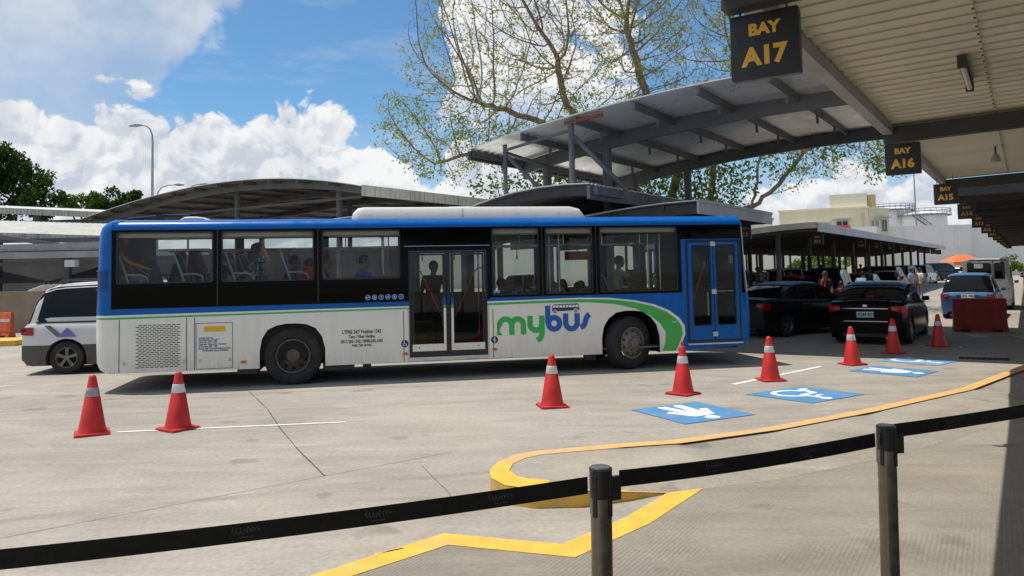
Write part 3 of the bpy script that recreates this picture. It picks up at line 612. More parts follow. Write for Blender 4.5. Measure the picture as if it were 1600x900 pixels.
# round stickers
for x, z, k in ((1.945, .655, 0), (3.58, .665, 1)):
    d = MB().plate([circ(x, z, .066, 24)], -.0062, -.0045).build('sticker', NAVY, bus); b = MB()
    if k == 0:
        b.plate(ribbon([(x-.012, z+.035), (x-.006, z-.002), (x+.018, z-.002), (x+.032, z-.034)], .011), -.0085, -.0064).plate(ribbon(arc(x-.008, z-.012, .022, 120, 330, 8), .009), -.0087, -.0066).plate([circ(x-.014, z+.043, .009, 10)], -.0085, -.0064)
    else:
        b.plate([circ(x+.002, z+.036, .012, 10), ], -.0085, -.0064).plate([[(x-.016, z+.02), (x+.014, z+.022), (x+.016, z-.01), (x+.010, z-.046), (x-.006, z-.046), (x-.006, z-.01), (x-.022, z-.004)]], -.0085, -.0064)
    b.build('pictogram', REFL, d)
# small pictograms under the third window and the fourth
b = MB()
for k in range(6):
    x = 1.30+k*.118; z = 1.50
    b.plate([circ(x, z, .046, 14), circ(x, z, .036, 14)], -.0085, -.0062)
    if k % 3 == 0: b.plate([rect(x-.03, x+.03, z-.008, z+.008)], -.009, -.0064).plate(ribbon([(x-.026, z-.026), (x+.026, z+.026)], .010), -.0092, -.0066)
    elif k % 3 == 1: b.plate([circ(x, z+.004, .020, 10)], -.009, -.0064).plate([rect(x-.028, x+.028, z-.028, z-.018)], -.009, -.0064)
    else: b.plate(ribbon([(x-.022, z+.024), (x-.004, z-.004), (x+.022, z-.024)], .009), -.009, -.0064).plate([circ(x+.012, z+.012, .010, 8)], -.009, -.0064)
for k in range(2):
    x = 3.60+k*.07; b.plate([circ(x, 1.545, .030, 12), circ(x, 1.545, .014, 12)], -.0085, -.0062)
b.build('pictogram', LBLUE, bus)
# the lettering: drawn as strokes
K = 1/738.0; X0, Z0 = 3.625, .742
T = lambda p: (X0+(p[0]-133)*K, Z0+(482-p[1])*K)
def A2(cx, cy, r_, a0, a1, n=12): return [(cx+r_*math.cos(R(a)), cy-r_*math.sin(R(a))) for a in np.linspace(a0, a1, n+1)]
def letters(mb, strokes, w, y0, y1):
    for q, st in enumerate(strokes):
        cl = st[0] == 'o'; pts = st[1:] if cl else st
        mb.plate(ribbon([T(p) for p in pts], w*K, cl), y0-q*.00025, y1)
g1 = [[(173, 482), (173, 345)]+A2(257, 350, 84, 178, 0)+[(341, 482)], [(341, 360)]+A2(422, 350, 81, 178, 0)+[(503, 482)],
      [(597, 232), (597, 350)]+A2(680, 348, 83, 182, 358)+[(763, 232)], [(761, 300), (763, 470), (752, 515), (728, 550), (692, 567)]]
g2 = [[(848, 100), (848, 340)], ['o']+A2(935, 345, 79, 0, 345, 23), [(1100, 215), (1100, 345)]+A2(1182, 345, 82, 182, 358)+[(1264, 215)],
      [(1312, 412), (1345, 398), (1370, 368), (1385, 320), (1398, 280), (1420, 252), (1444, 236)]]
b = MB(); letters(b, g1, 76, -.0062, -.0044); b.build('lettering', BG, bus)
b = MB(); letters(b, g2, 75, -.0075, -.0064); b.build('lettering', mat('bus_logo_blue', (0.012, 0.105, 0.40), .35), bus)
ic = MB().plate([[T(p) for p in [(912, 180), (912, 128), (920, 100), (945, 86), (1275, 80), (1290, 95), (1298, 130), (1298, 170), (1275, 172), (1268, 155), (1245, 146), (1222, 155), (1215, 174), (985, 180), (975, 163), (952, 155), (930, 163), (925, 180)]]], -.0062, -.0045)
for cx in (952, 1246): ic.plate([[T(p) for p in circ(cx, 185, 21, 14)], [T(p) for p in circ(cx, 185, 10, 10)]], -.0062, -.0045)
ic = ic.build('emblem', NAVY, bus); b = MB()
for k in range(8):
    x = 922+k*46; b.plate([[T(p) for p in [(x, 132), (x+(10 if k == 0 else 2), 97), (x+38, 96), (x+(44 if k == 7 else 38), 130)]]], -.0078, -.0064)
b.build('emblem_window', BW, ic)
# roof
prof = [(0, 2.745), (-.004, 2.79), (.02, 2.84), (.07, 2.885), (.15, 2.915), (.4, 2.94), (.8, 2.955), (1.25, 2.96)]; prof += [(2.5-y, z) for y, z in prof[::-1][1:]]
rows = []
for s_ in np.linspace(-2.95, 8.52, 24): rows.append([(s_, y, z) for y, z in prof])
b = MB().grid(rows); b.build('roof', BB, bus, 40)
MB().box(-2.9, 8.4, .05, 2.45, 2.705, 2.725).build('ceiling', INTC, bus)
for x0 in np.arange(-2.4, 7.5, 1.45): MB().box(x0, x0+.55, .62, .80, 2.690, 2.706).build('air_duct', INTD, bus)
MB().box(-2.9, 8.4, .052, .4, 2.62, 2.70).build('air_duct', INTC, bus)
def cap(levels, s0, sgn, name, split):
    rows = []
    for z, ext, ins, rad in levels:
        ring = [(s0, ins)]
        for a in np.linspace(0, 90, 7): ring.append((ext-sgn*rad+sgn*rad*math.sin(R(a)), ins+rad*1.15-rad*1.15*math.cos(R(a))))
        ring += [(x, 2.5-y) for x, y in ring[::-1]]; rows.append([(x, y, z) for x, y in ring])
    def mi(i, j): return split(levels[i][0], levels[i+1][0], j)
    b = MB().grid(rows, mi=mi); b.f.append(tuple(range(len(b.v)-len(rows[0]), len(b.v)))); b.mi.append(0); return b.build(name, [BB, BW, BG, BK], bus, 35)
cap([(.33, -2.97, 0, .02), (.34, -3.06, 0, .10), (.40, -3.18, 0, .20), (.50, -3.23, 0, .22), (.9, -3.25, 0, .24), (1.235, -3.25, 0, .24), (1.268, -3.25, 0, .24), (1.305, -3.25, 0, .24), (1.7, -3.24, 0, .24), (2.4, -3.22, 0, .24), (2.70, -3.20, 0, .24), (2.80, -3.17, .0, .24), (2.88, -3.10, .04, .24), (2.93, -3.0, .14, .2), (2.955, -2.96, .5, .02)], -2.95, -1, 'rear_panel',
    lambda a, c_, j: 1 if c_ <= 1.236 or abs(c_-1.305) < .003 else 2 if abs(c_-1.268) < .003 else 0)
cap([(.36, 8.58, 0, .05), (.40, 8.66, 0, .13), (.55, 8.73, 0, .2), (.9, 8.75, 0, .2), (1.40, 8.73, 0, .2), (1.405, 8.70, 0, .19), (2.0, 8.64, 0, .15), (2.72, 8.56, 0, .06), (2.725, 8.60, 0, .1), (2.83, 8.57, .02, .06), (2.90, 8.55, .10, .03), (2.955, 8.53, .5, .01)], 8.52, 1, 'front_panel',
    lambda a, c_, j: 3 if 1.40 < c_ <= 2.721 and j >= 1 and j <= 14 else 0)
MB().tube([(8.545, -.006, 2.70), (8.575, -.006, 2.1), (8.62, -.006, 1.42)], .008, 6).build('window_trim', SIL, bus)
def capp(a, z, off): return (-2.995-(.24+off)*math.sin(R(a)), .276-(.276+off)*math.cos(R(a)), z)
g_ = MB().grid([[capp(a, z, .004) for a in np.linspace(4, 58, 9)] for z in (1.76, 1.9, 2.05)]).build('side_vent', mat('bus_vent_blue', (.004, .035, .16), .5), bus)
b = MB()
for z in np.arange(1.78, 2.04, .034): b.grid([[capp(a, z+dz, .012) for a in np.linspace(8, 54, 8)] for dz in (0, .012)])
tag(b.build('louvre', BB, g_), kind='stuff')
for z in (1.735, 2.05): MB().grid([[capp(a, z+dz, o_) for a in np.linspace(0, 62, 9)] for dz, o_ in ((0, .004), (0, .025), (.016, .025), (.016, .004))]).build('vent_lip', BB, g_)
# rooftop air conditioner
def pod(x0, x1, y0, y1, z0, z1, m, name, r_=.12):
    rows = []
    for s_, k in ((x0, 0), (x0+.03, .55), (x0+r_, .92), (x0+r_*2, 1), (x1-r_*2.6, 1), (x1-r_*1.2, .82), (x1-.05, .35), (x1, 0)):
        zz = z0+(z1-z0)*k; ins = (1-k)*.06; rows.append([(s_, y0+ins, z0), (s_, y0+ins+.005, z0+(zz-z0)*.7), (s_, y0+ins+.05, z0+(zz-z0)*.95), (s_, y0+ins+.14, zz+.001), (s_, y1-ins-.14, zz+.001), (s_, y1-ins-.05, z0+(zz-z0)*.95), (s_, y1-ins-.005, z0+(zz-z0)*.7), (s_, y1-ins, z0)])
    return MB().grid(rows).build(name, m, bus, 40)
ac = pod(1.02, 5.45, .16, 2.34, 2.90, 3.14, mat('roof_unit_white', (0.74, 0.72, 0.66), 0.45, dirt=.12, vs=2), 'roof_unit')
b = MB()
for k in range(40):
    x = 3.35+k*.042+(.08 if k >= 20 else 0); b.box(x, x+.022, .29, .31, 3.124, 3.137)
b.build('vent_slot', BLACK, ac)
b = MB()
for x in (1.35, 2.0, 2.7, 3.3, 4.1, 4.9): b.lathe([(.012, 0), (.012, .012), (0, .013)], 8, 'y', (x, .155, 3.0))
b.box(3.05, 3.056, .155, .17, 2.93, 3.10); b.build('rivet', BKM, ac)
pod(-2.05, -1.5, .7, 1.8, 2.93, 3.03, mat('hatch_white', (.55, .55, .52), .5), 'roof_hatch', .1)
MB().tube([(-2.95, .9, 3.0), (-2.6, .9, 3.03), (-2.35, .9, 3.06), (-1.9, .9, 3.06)], .022, 8).box(-2.45, -2.3, .8, 1.0, 2.95, 3.07).build('roof_bracket', BKM, bus)
# underside
b = MB().box(-2.9, -.62, .06, 2.44, .34, .40).box(.62, 5.56, .06, 2.44, .34, .40).box(6.86, 8.4, .06, 2.44, .34, .40).box(-.62, 8.4, .64, 1.86, .345, .405).box(-2.9, .7, .10, 2.40, .45, 1.25)
b.build('chassis', BLACK, bus)
b = MB().box(-.95, -.62, .15, 2.3, .22, .36).box(.5, 1.05, .2, 2.2, .235, .34).box(1.2, 1.35, .3, .6, .22, .34).tube([(-.6, 1.2, .5), (.7, 1.2, .5)], .12, 10).box(-.1, .1, .64, 1.88, .38, .62)
b.box(6.1, 6.3, .64, 1.88, .36, .56).box(5.4, 5.6, .3, .5, .18, .34).tube([(-.15, .64, .5), (-.15, 1.88, .5)], .07, 8); b.build('underframe', STEELD, bus)
for cx in (0, 6.21):   # wheel housings
    ap = archpts(cx, .60, 1.13, .3); rows = [[(x, .046, z) for x, z in ap], [(x, .62, z) for x, z in ap]]
    b = MB().grid(rows); b.add([(x, .62, z) for x, z in ap], [tuple(range(len(ap)))]); b.build('wheel_arch', BLACK, bus)
    rows = [[(x, 2.454, z) for x, z in ap], [(x, 1.9, z) for x, z in ap]]; b = MB().grid(rows); b.add([(x, 1.9, z) for x, z in ap], [tuple(range(len(ap)))]); b.build('wheel_arch', BLACK, bus)
wheel(bus, 0, .20, .505, .27, -1, 'busrear'); wheel(bus, 6.21, .20, .505, .28, -1, 'busfront', rz=R(24))
wheel(bus, 0, 2.30, .505, .27, 1, 'busrear'); wheel(bus, 6.21, 2.28, .505, .28, 1, 'busfront', rz=R(24))
# middle door
d1 = MB().plate([rect(2.03, 3.46, .40, 2.31), rect(2.075, 2.715, .50, 2.27), rect(2.775, 3.415, .50, 2.27)], .0, .05).build('door', BKM, bus)
for x0, x1, hx in ((2.085, 2.70, 2.655), (2.79, 3.405, 2.83)):
    inn = (x0+.035, x1-.055, .64, 2.235) if x0 < 2.5 else (x0+.055, x1-.035, .64, 2.235)
    lf = MB().plate([rect(x0, x1, .50, 2.265), rect(*inn)], .004, .03).build('door_leaf', BKM, d1)
    MB().plate([rect(*inn)], .014, .018).build('pane', DOORG, d1)
    MB().plate([[(x0, .505), (x1, .505), (x1, .63), (x0, .63)]], -.001, .0035).build('kick_panel', BW, d1)
    ex = x1-.045 if x0 < 2.5 else x0+.002; b = MB().box(ex, ex+.043, -.001, .0035, .632, 1.27, 0).box(ex, ex+.043, -.001, .0035, 1.27, 1.33, 1).box(ex, ex+.043, -.001, .0035, 1.33, 1.46, 2); b.build('stripe', [BW, BG, BB], d1)
    MB().box(hx-.02, hx+.02, .045, .07, .92, 1.43).build('grab_bar', STEELR, d1)
    MB().lathe([(.012, 0), (.012, -.006), (0, -.007)], 10, 'y', (x0+.12 if x0 < 2.5 else x1-.12, -.001, .57)).build('lock', BKM, d1)
MB().tube([(2.13, .07, 1.98), (2.18, .09, 2.0), (2.26, .12, 1.93), (2.64, .12, 1.10)], .014, 8).tube([(3.38, .07, 1.98), (3.33, .09, 2.0), (3.25, .12, 1.93), (2.87, .12, 1.10)], .014, 8).build('handrail', RED, d1)
MB().box(2.0, 2.03, -.004, .02, .36, 1.30).build('door_frame', SIL, d1); MB().box(3.46, 3.49, -.004, .02, .36, 1.30).build('door_frame', SIL, d1)
MB().box(2.03, 3.46, -.004, 0, .34, .395).build('door_sill', SIL, d1); MB().box(1.95, 3.52, -.010, -.007, 2.40, 2.408).build('door_trim', SIL, d1)
MB().tube([(2.3, -.008, .36), (2.32, -.02, .335), (2.58, -.02, .335), (2.6, -.008, .36)], .006, 6).tube([(3.05, -.008, .365), (3.07, -.02, .34), (3.25, -.02, .34), (3.27, -.008, .365)], .006, 6).build('ramp_handle', SIL, d1)
# front door, blue leaves
d2 = MB().plate([rect(7.36, 8.49, .47, 2.45), rect(7.40, 8.45, .51, 2.41)], -.004, .05).build('door', BKM, bus)
for x0, x1 in ((7.405, 7.915), (7.935, 8.445)):
    inn = (x0+.095, x1-.06, .80, 2.33) if x0 < 7.9 else (x0+.06, x1-.075, .80, 2.33)
    MB().plate([rrect(x0, x1, .515, 2.405, .02), rrect(*inn, .03)], -.012, .03).build('door_leaf', BB, d2, bevel=.004)
    MB().plate([rrect(inn[0]-.022, inn[1]+.022, inn[2]-.022, inn[3]+.022, .04), rrect(inn[0]+.004, inn[1]-.004, inn[2]+.004, inn[3]-.004, .03)], -.0145, -.0122).build('seal', BKM, d2)
    MB().plate([rect(*inn)], .006, .010).build('pane', DOORG, d2)
for z in (2.37, 1.44, .62): MB().box(7.875, 7.975, -.026, -.012, z-.045, z+.045).build('hinge', SIL, d2, bevel=.004)
MB().box(7.795, 7.825, .02, .045, .98, 1.42).build('grab_bar', STEELR, d2)
MB().tube([(7.80, .08, 2.02), (7.52, .10, 1.22)], .013, 8).build('handrail', RED, d2)
MB().box(8.0, 8.39, .015, .03, 1.44, 1.455).build('inner_bar', STEELR, d2)
MB().box(7.36, 8.50, -.018, -.005, .425, .452).build('door_sill', SIL, d2)
MB().box(8.27, 8.36, .0115, .0125, 1.98, 2.14).build('notice', mat('notice_grey', (.4, .42, .4), .6), d2)
# inside
MB().box(.7, 8.35, .05, 2.45, .401, .43).box(-2.9, .7, .05, 2.42, 1.255, 1.28).box(.70, .72, .05, 2.42, .43, 1.255).box(-2.9, -2.86, .1, 2.4, 1.28, 2.7).build('floor', FLOOR, bus)
MB().box(7.0, 7.05, 1.3, 2.4, .44, 1.9).box(5.6, 5.65, .06, 1.0, .44, 1.35).box(7.9, 8.45, .95, 2.35, .44, 1.42).box(8.05, 8.4, .5, 2.4, 1.42, 1.5).build('partition', INTD, bus)
def seat(x, y, zf, face=1, w=.44):
    e = MB(); X = lambda q: x+q*face
    e.add([(X(-.02), y-w/2, zf+.42), (X(.42), y-w/2, zf+.45), (X(.42), y+w/2, zf+.45), (X(-.02), y+w/2, zf+.42), (X(-.02), y-w/2, zf+.37), (X(.42), y-w/2, zf+.38), (X(.42), y+w/2, zf+.38), (X(-.02), y+w/2, zf+.37)], [(0, 1, 2, 3), (7, 6, 5, 4), (0, 4, 5, 1), (1, 5, 6, 2), (2, 6, 7, 3), (3, 7, 4, 0)])
    e.add([(X(.05), y-w/2+.03, zf+.44), (X(.05), y+w/2-.03, zf+.44), (X(-.13), y+w/2-.04, zf+1.0), (X(-.13), y-w/2+.04, zf+1.0), (X(-.0), y-w/2+.03, zf+.42), (X(-.0), y+w/2-.03, zf+.42), (X(-.17), y+w/2-.04, zf+1.0), (X(-.17), y-w/2+.04, zf+1.0)], [(0, 1, 2, 3), (7, 6, 5, 4), (0, 4, 5, 1), (1, 5, 6, 2), (2, 6, 7, 3), (3, 7, 4, 0)])
    s_ = e.build('seat', SEATC, bus, bevel=.015)
    f = MB()
    f.tube([(X(.06), y-w/2, zf+.40), (X(-.05), y-w/2, zf+.75), (X(-.15), y-w/2, zf+1.03), (X(-.16), y-w/2+.06, zf+1.07), (X(-.16), y+w/2-.06, zf+1.07), (X(-.15), y+w/2, zf+1.03), (X(-.05), y+w/2, zf+.75), (X(.06), y+w/2, zf+.40)], .019, 8)
    f.tube([(X(-.04), y-w/2-.01, zf+.70), (X(.20), y-w/2-.01, zf+.70), (X(.30), y-w/2-.01, zf+.66), (X(.34), y-w/2-.01, zf+.50), (X(.22), y-w/2-.01, zf+.43)], .018, 8)
    f.tube([(X(.2), y, zf+.40), (X(.2), y, zf+.02)], .025, 8); f.build('seat_frame', SEATF, s_, 50)
for x, zf in ((-2.72, 1.28), (-1.82, 1.28), (-.98, 1.28), (-.05, 1.28), (.62, 1.05)):
    for y in (.34, 1.72, 2.18): seat(x, y, zf)
for x in (4.0, 4.75, 5.5):
    for y in (1.75, 2.2): seat(x, y, .44)
seat(4.2, .35, .44); seat(5.0, .35, .44); seat(6.35, 1.8, .72, 1, .5)
b = MB()
for y in (.85, 1.65): b.tube([(-2.4, y, 2.42), (7.2, y, 2.42)], .016, 8)
for x, y in ((2.9, .75), (3.55, .7), (3.55, 1.7), (1.6, .8), (1.6, 1.7), (5.05, .85), (5.05, 1.65), (6.9, .8), (7.15, .8), (-.6, .95), (2.2, 1.75)): b.tube([(x, y, .43 if x > .7 else 1.28), (x, y, 2.69)], .017, 8)
for x in (4.25, 5.15, 5.95, 6.75, .9, 1.7): b.tube([(x, .85, 2.42), (x, .85, 2.69)], .012, 6)
b.build('handrail', STEELR, bus, 50)
b = MB()
for x in np.arange(-2.0, 6.9, .62): b.tube([(x, .85, 2.41), (x, .85, 2.25)], .010, 6).tube([(x, .79, 2.17), (x, .85, 2.25), (x, .91, 2.17), (x, .85, 2.15), (x, .79, 2.17)], .008, 6)
b.build('hanging_strap', INTD, bus)
MB().box(3.45, 3.85, 1.2, 1.3, 2.35, 2.45).box(5.3, 5.9, 1.3, 1.35, 2.12, 2.30).build('display', mat('dark_red_sign', (.25, .02, .03), .5), bus)
MB().tube([(7.55, 1.7, 1.42), (7.42, 1.7, 1.62)], .03, 8).lathe([(.22, -.015), (.235, 0), (.22, .015)], 24, 'x', (7.40, 1.7, 1.62)).build('steering_wheel', BLACK, bus, 50)
MB().lathe([(.05, 0), (.055, .10), (.03, .17), (.0, .18)], 16, 'z', (6.98, .7, 1.58)).build('bottle', mat('green_bottle', (.05, .30, .08), .3), bus, 50)

# ============================================================= CANOPIES
def canopy(name, label, u0, u1, t0, t1, zf, beams=(), edges=(), purl=(), cols=(), under=CEIL, top=SHEETT, wav=.012, per=.21, bh=.26, bw=.12, bm_=STEELD, em=STEELL, eh=.13, colr=.09, colz=0.0, group=None, ribs_t=True, purm=None, ph=.14, dz_b=0.0, ph_off=0.0):
    e = empty(name, UT(u0, t0), YAW, label, 'canopy', group)
    nu = max(2, int(abs(u1-u0)/.7)); us = np.linspace(u0, u1, nu+1)
    nt_ = max(2, int((t1-t0)/(per/4))); nt_ = min(nt_, 700); ts = np.linspace(t0, t1, nt_+1)
    rows = []; rows2 = []
    for i, t in enumerate(ts):
        w = wav*(1, 0, -1, 0)[i % 4] if wav else 0
        rows.append([(u-u0, t-t0, zf(u)+w) for u in us]); rows2.append([(u-u0, t-t0, zf(u)+w+.03) for u in us])
    MB().grid(rows).build('ceiling_sheet', under, e); 
    b = MB().grid(rows2); b.grid([rows[0], rows2[0]]).grid([rows[-1], rows2[-1]]).grid([[r_[0] for r_ in rows], [r_[0] for r_ in rows2]]).grid([[r_[-1] for r_ in rows], [r_[-1] for r_ in rows2]])
    b.build('roof_sheet', top, e)
    for t in beams:
        rw = []
        for q, z in ((-bw/2, -.035), (bw/2, -.035), (bw/2, -.035-bh), (-bw/2, -.035-bh), (-bw/2, -.035)): rw.append([(u-u0, t-t0+q, zf(u)+z-dz_b) for u in us])
        b = MB().grid(rw); b.add([r_[0] for r_ in rw[:4]], [(0, 1, 2, 3)]).add([r_[-1] for r_ in rw[:4]], [(0, 1, 2, 3)]); b.build('roof_beam', bm_, e, 30)
    for u in edges: MB().box(u-u0-.05, u-u0+.05, -.02, t1-t0+.02, zf(u)-.03-eh, zf(u)-.018).build('edge_beam', em, e)
    for u in purl: MB().box(u-u0-.035, u-u0+.035, .05, t1-t0-.05, zf(u)-.022-ph_off-ph, zf(u)-.022-ph_off).build('purlin', purm or bm_, e)
    for u, t in cols:
        MB().tube([(u-u0, t-t0, colz), (u-u0, t-t0, zf(u)-.1)], colr, 12).build('column', bm_, e, 50)
        if colz == 0: MB().box(u-u0-.2, u-u0+.2, t-t0-.2, t-t0+.2, 0.0, .02).build('base_plate', bm_, e)
    return e
zA = lambda u: 3.42+0.10*math.sin(max(0, min(1, (u+1.2)/11))*math.pi)
cA = canopy('platform_canopy', 'long cream ceilinged canopy overhead at the right edge with a fluorescent tube', -1.24, 9.2, -4.5, 15.9, zA, wav=.02, beams=(-1.3, 3.90, 9.26, 15.8), bh=.17, eh=.085, edges=(-1.19, 9.1), cols=[(7.5, t) for t in (3.96, 9.21, 15.8)], group='canopies over the bays')
b = MB()
for u in np.arange(-.2, 9, 1.02):
    for t in np.arange(-2.0, 15.7, .21): b.box(u-.007+1.24, u+.007+1.24, t+4.5-.009, t+4.5+.009, zA(u)-.028, zA(u)-.018)
tag(b.build('screw', mat('screw_grey', (.12, .115, .10), .7), cA), kind='stuff')
b = MB()
for u in np.arange(-.19, 9, 1.02): b.box(u-.004+1.24, u+.004+1.24, 0, 20.3, zA(u)-.024, zA(u)-.0195)
for t in np.arange(-4.4, 15.6, .21):  # dark cross strips stand in for shade along the sheet ribs
    for u0_, u1_ in zip(np.arange(-1.1, 8.9, 1.0), np.arange(-.1, 9.9, 1.0)): b.add([(u0_+1.24, t+4.5, zA(u0_)-.0212), (u1_+1.24, t+4.5, zA(u1_)-.0212), (u1_+1.24, t+4.511, zA(u1_)-.0212), (u0_+1.24, t+4.511, zA(u0_)-.0212)], [(0, 1, 2, 3)])
tag(b.build('seam_and_rib_shade', mat('seam_rib_shade_tone', (.36, .34, .27), .7), cA), kind='stuff')
MB().bar((0, 2.0, 3.36), (4.5, 7.2, 3.40), .02, .02).build('brace', STEELD, cA)
cA2 = canopy('platform_canopy', 'farther cream ceilinged canopy at the right edge, above the line of bay signs', -1.28, 9.2, 17.3, 84, zA, bh=.17, eh=.085, beams=[17.4]+[19.75+5.25*k/2 for k in range(24)], edges=(-1.23,), purl=(1.2, 3.6), cols=[(7.5, 19.7+5.25*k) for k in range(12)], group='canopies over the bays')
MB().box(-.06, 10.0, -.12, -.04, 3.19, 3.5).build('end_beam', STEELD, cA2)
zB = lambda u: 3.52-.30*(1-math.cos(math.pi*min(7.6, max(0, -6.6-u))/7.6))
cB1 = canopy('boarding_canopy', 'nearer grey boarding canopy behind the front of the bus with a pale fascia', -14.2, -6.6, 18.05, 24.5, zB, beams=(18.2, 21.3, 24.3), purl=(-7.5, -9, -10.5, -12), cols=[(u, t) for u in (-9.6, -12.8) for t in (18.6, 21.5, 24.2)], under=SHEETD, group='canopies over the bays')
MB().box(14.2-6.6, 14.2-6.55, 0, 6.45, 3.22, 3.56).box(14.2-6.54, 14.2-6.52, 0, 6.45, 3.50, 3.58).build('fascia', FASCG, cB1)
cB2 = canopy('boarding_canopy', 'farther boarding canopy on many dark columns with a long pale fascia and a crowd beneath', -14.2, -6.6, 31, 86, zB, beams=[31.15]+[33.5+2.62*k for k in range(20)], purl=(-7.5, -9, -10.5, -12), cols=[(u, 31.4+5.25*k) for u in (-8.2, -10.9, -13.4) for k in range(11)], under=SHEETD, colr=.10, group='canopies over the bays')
MB().box(14.2-6.6, 14.2-6.54, 0, 55, 3.20, 3.54).build('fascia', FASCG, cB2)
rw = [[(u+14.2, -.03, zB(u)+z) for u in np.linspace(-14.2, -6.6, 14)] for z in (-.18, .05)]; rw2 = [[(p[0], .03, p[2]) for p in r_] for r_ in rw]
MB().grid([rw[0], rw[1], rw2[1], rw2[0], rw[0]]).build('end_fascia', mat('olive_fascia', (.36, .35, .28), .6), cB2)
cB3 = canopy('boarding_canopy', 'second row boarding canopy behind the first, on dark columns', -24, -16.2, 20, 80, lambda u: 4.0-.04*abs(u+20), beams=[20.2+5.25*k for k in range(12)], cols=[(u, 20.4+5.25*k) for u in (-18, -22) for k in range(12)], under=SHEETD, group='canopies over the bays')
# transverse arched link roof
zT = lambda u: 6.05-.0112*(u+3.6)**2
cT = canopy('link_canopy', 'tall arched metal link roof with exposed beams and purlins behind the bus', -12.35, 5.1, 16.6, 26.0, zT, beams=(19.3, 25.45), purl=list(np.arange(-12.3, 5.2, 1.58)), cols=[(-11.55, 19.3), (-9.6, 19.3), (-11.6, 25.45), (-9.6, 25.45), (2.6, 19.3), (2.6, 25.45)], under=SHEETU, bh=.36, bw=.16, bm_=STEEL, wav=.02, per=.30, colr=.13, purm=STEEL, ph=.17)
for u in np.arange(-12.3, 5.2, 1.58):
    for t in (18.1, 21.2, 23.4):
        MB().box(u+12.35-.03, u+12.35+.03, t-16.6-.03, t-16.6+.03, zT(u)-.42, zT(u)-.19).build('hanger', STEEL, cT)
def sg(a, b_, w=.09, m=STEEL, nm='strut'): 
    a = (a[0]+12.35, a[1]-16.6, a[2]); b_ = (b_[0]+12.35, b_[1]-16.6, b_[2]); MB().tube([a, b_], w/2, 10).build(nm, m, cT, 50)
sg((-11.3, 16.75, 3.62), (-11.3, 16.75, 5.25), .12); sg((-9.3, 16.75, 3.95), (-9.3, 16.75, 5.62), .15)
sg((-11.3, 16.75, 5.0), (-10.35, 17.3, 3.85), .10); sg((-9.3, 16.75, 5.3), (-8.2, 17.6, 3.85), .12)
sg((-11.3, 16.75, 5.1), (-9.3, 16.75, 5.40), .08); sg((-11.3, 16.75, 5.05), (-11.5, 19.3, 4.95), .08)
sg((-9.45, 16.7, 5.58), (-8.4, 16.7, 5.66), .09, mat('rusty_steel', (.22, .06, .03), .8), 'rusty_bracket')
MB().box(-.06, .04, 0, 9.4, zT(-12.35)-.26, zT(-12.35)-.02).build('end_beam', STEELD, cT)
# lower arched link roof that the struts stand on
zL = lambda u: 3.98-.050*(u+9.4)**2
cL = canopy('low_link_roof', 'small low arched roof with a dark boxed end, just above the roof unit of the bus', -13.6, -8.6, 16.3, 25.5, zL, beams=(16.45, 20, 25.2), cols=[(-12.9, 17), (-12.9, 24.5)], under=SHEETD, bh=.22)
MB().box(4.96, 5.04, -.05, 9.2, 3.60, 3.92).box(5.04, 5.16, .1, 1.6, 3.70, 3.90).build('gutter_box', STEEL, cL)
# left: the big arched roof beyond the rear half of the bus
xs_ = [-42.5, -37.8, -32.5, -29.6, -26.6, -23.8, -21.5]; zs_ = [5.2, 5.76, 6.17, 6.22, 6.06, 5.75, 5.36]
cf = np.polyfit(xs_, zs_, 3); zR = lambda u: float(np.polyval(cf, u))
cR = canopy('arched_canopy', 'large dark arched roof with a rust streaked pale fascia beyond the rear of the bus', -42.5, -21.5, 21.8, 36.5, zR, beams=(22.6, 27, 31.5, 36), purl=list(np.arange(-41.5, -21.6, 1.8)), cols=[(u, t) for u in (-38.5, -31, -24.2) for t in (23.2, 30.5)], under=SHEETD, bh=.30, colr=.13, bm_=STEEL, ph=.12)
b = MB(); 
for i in range(98):
    t = i*.15; b.box(21.0, 21.0+(.045 if i % 2 else .02), t, t+.15, zR(-21.5)-.36, zR(-21.5)+.07)
b.build('fascia', FASC, cR)
MB().box(-.02, 21.0, -.03, .0, 4.9, 5.0).build('tie_beam', STEELD, cR)
for t in (24.5, 28, 32): MB().tube([(7, t-21.8, 4.6), (14, t-21.8, 4.75)], .05, 8).build('pipe', STEEL, cR)
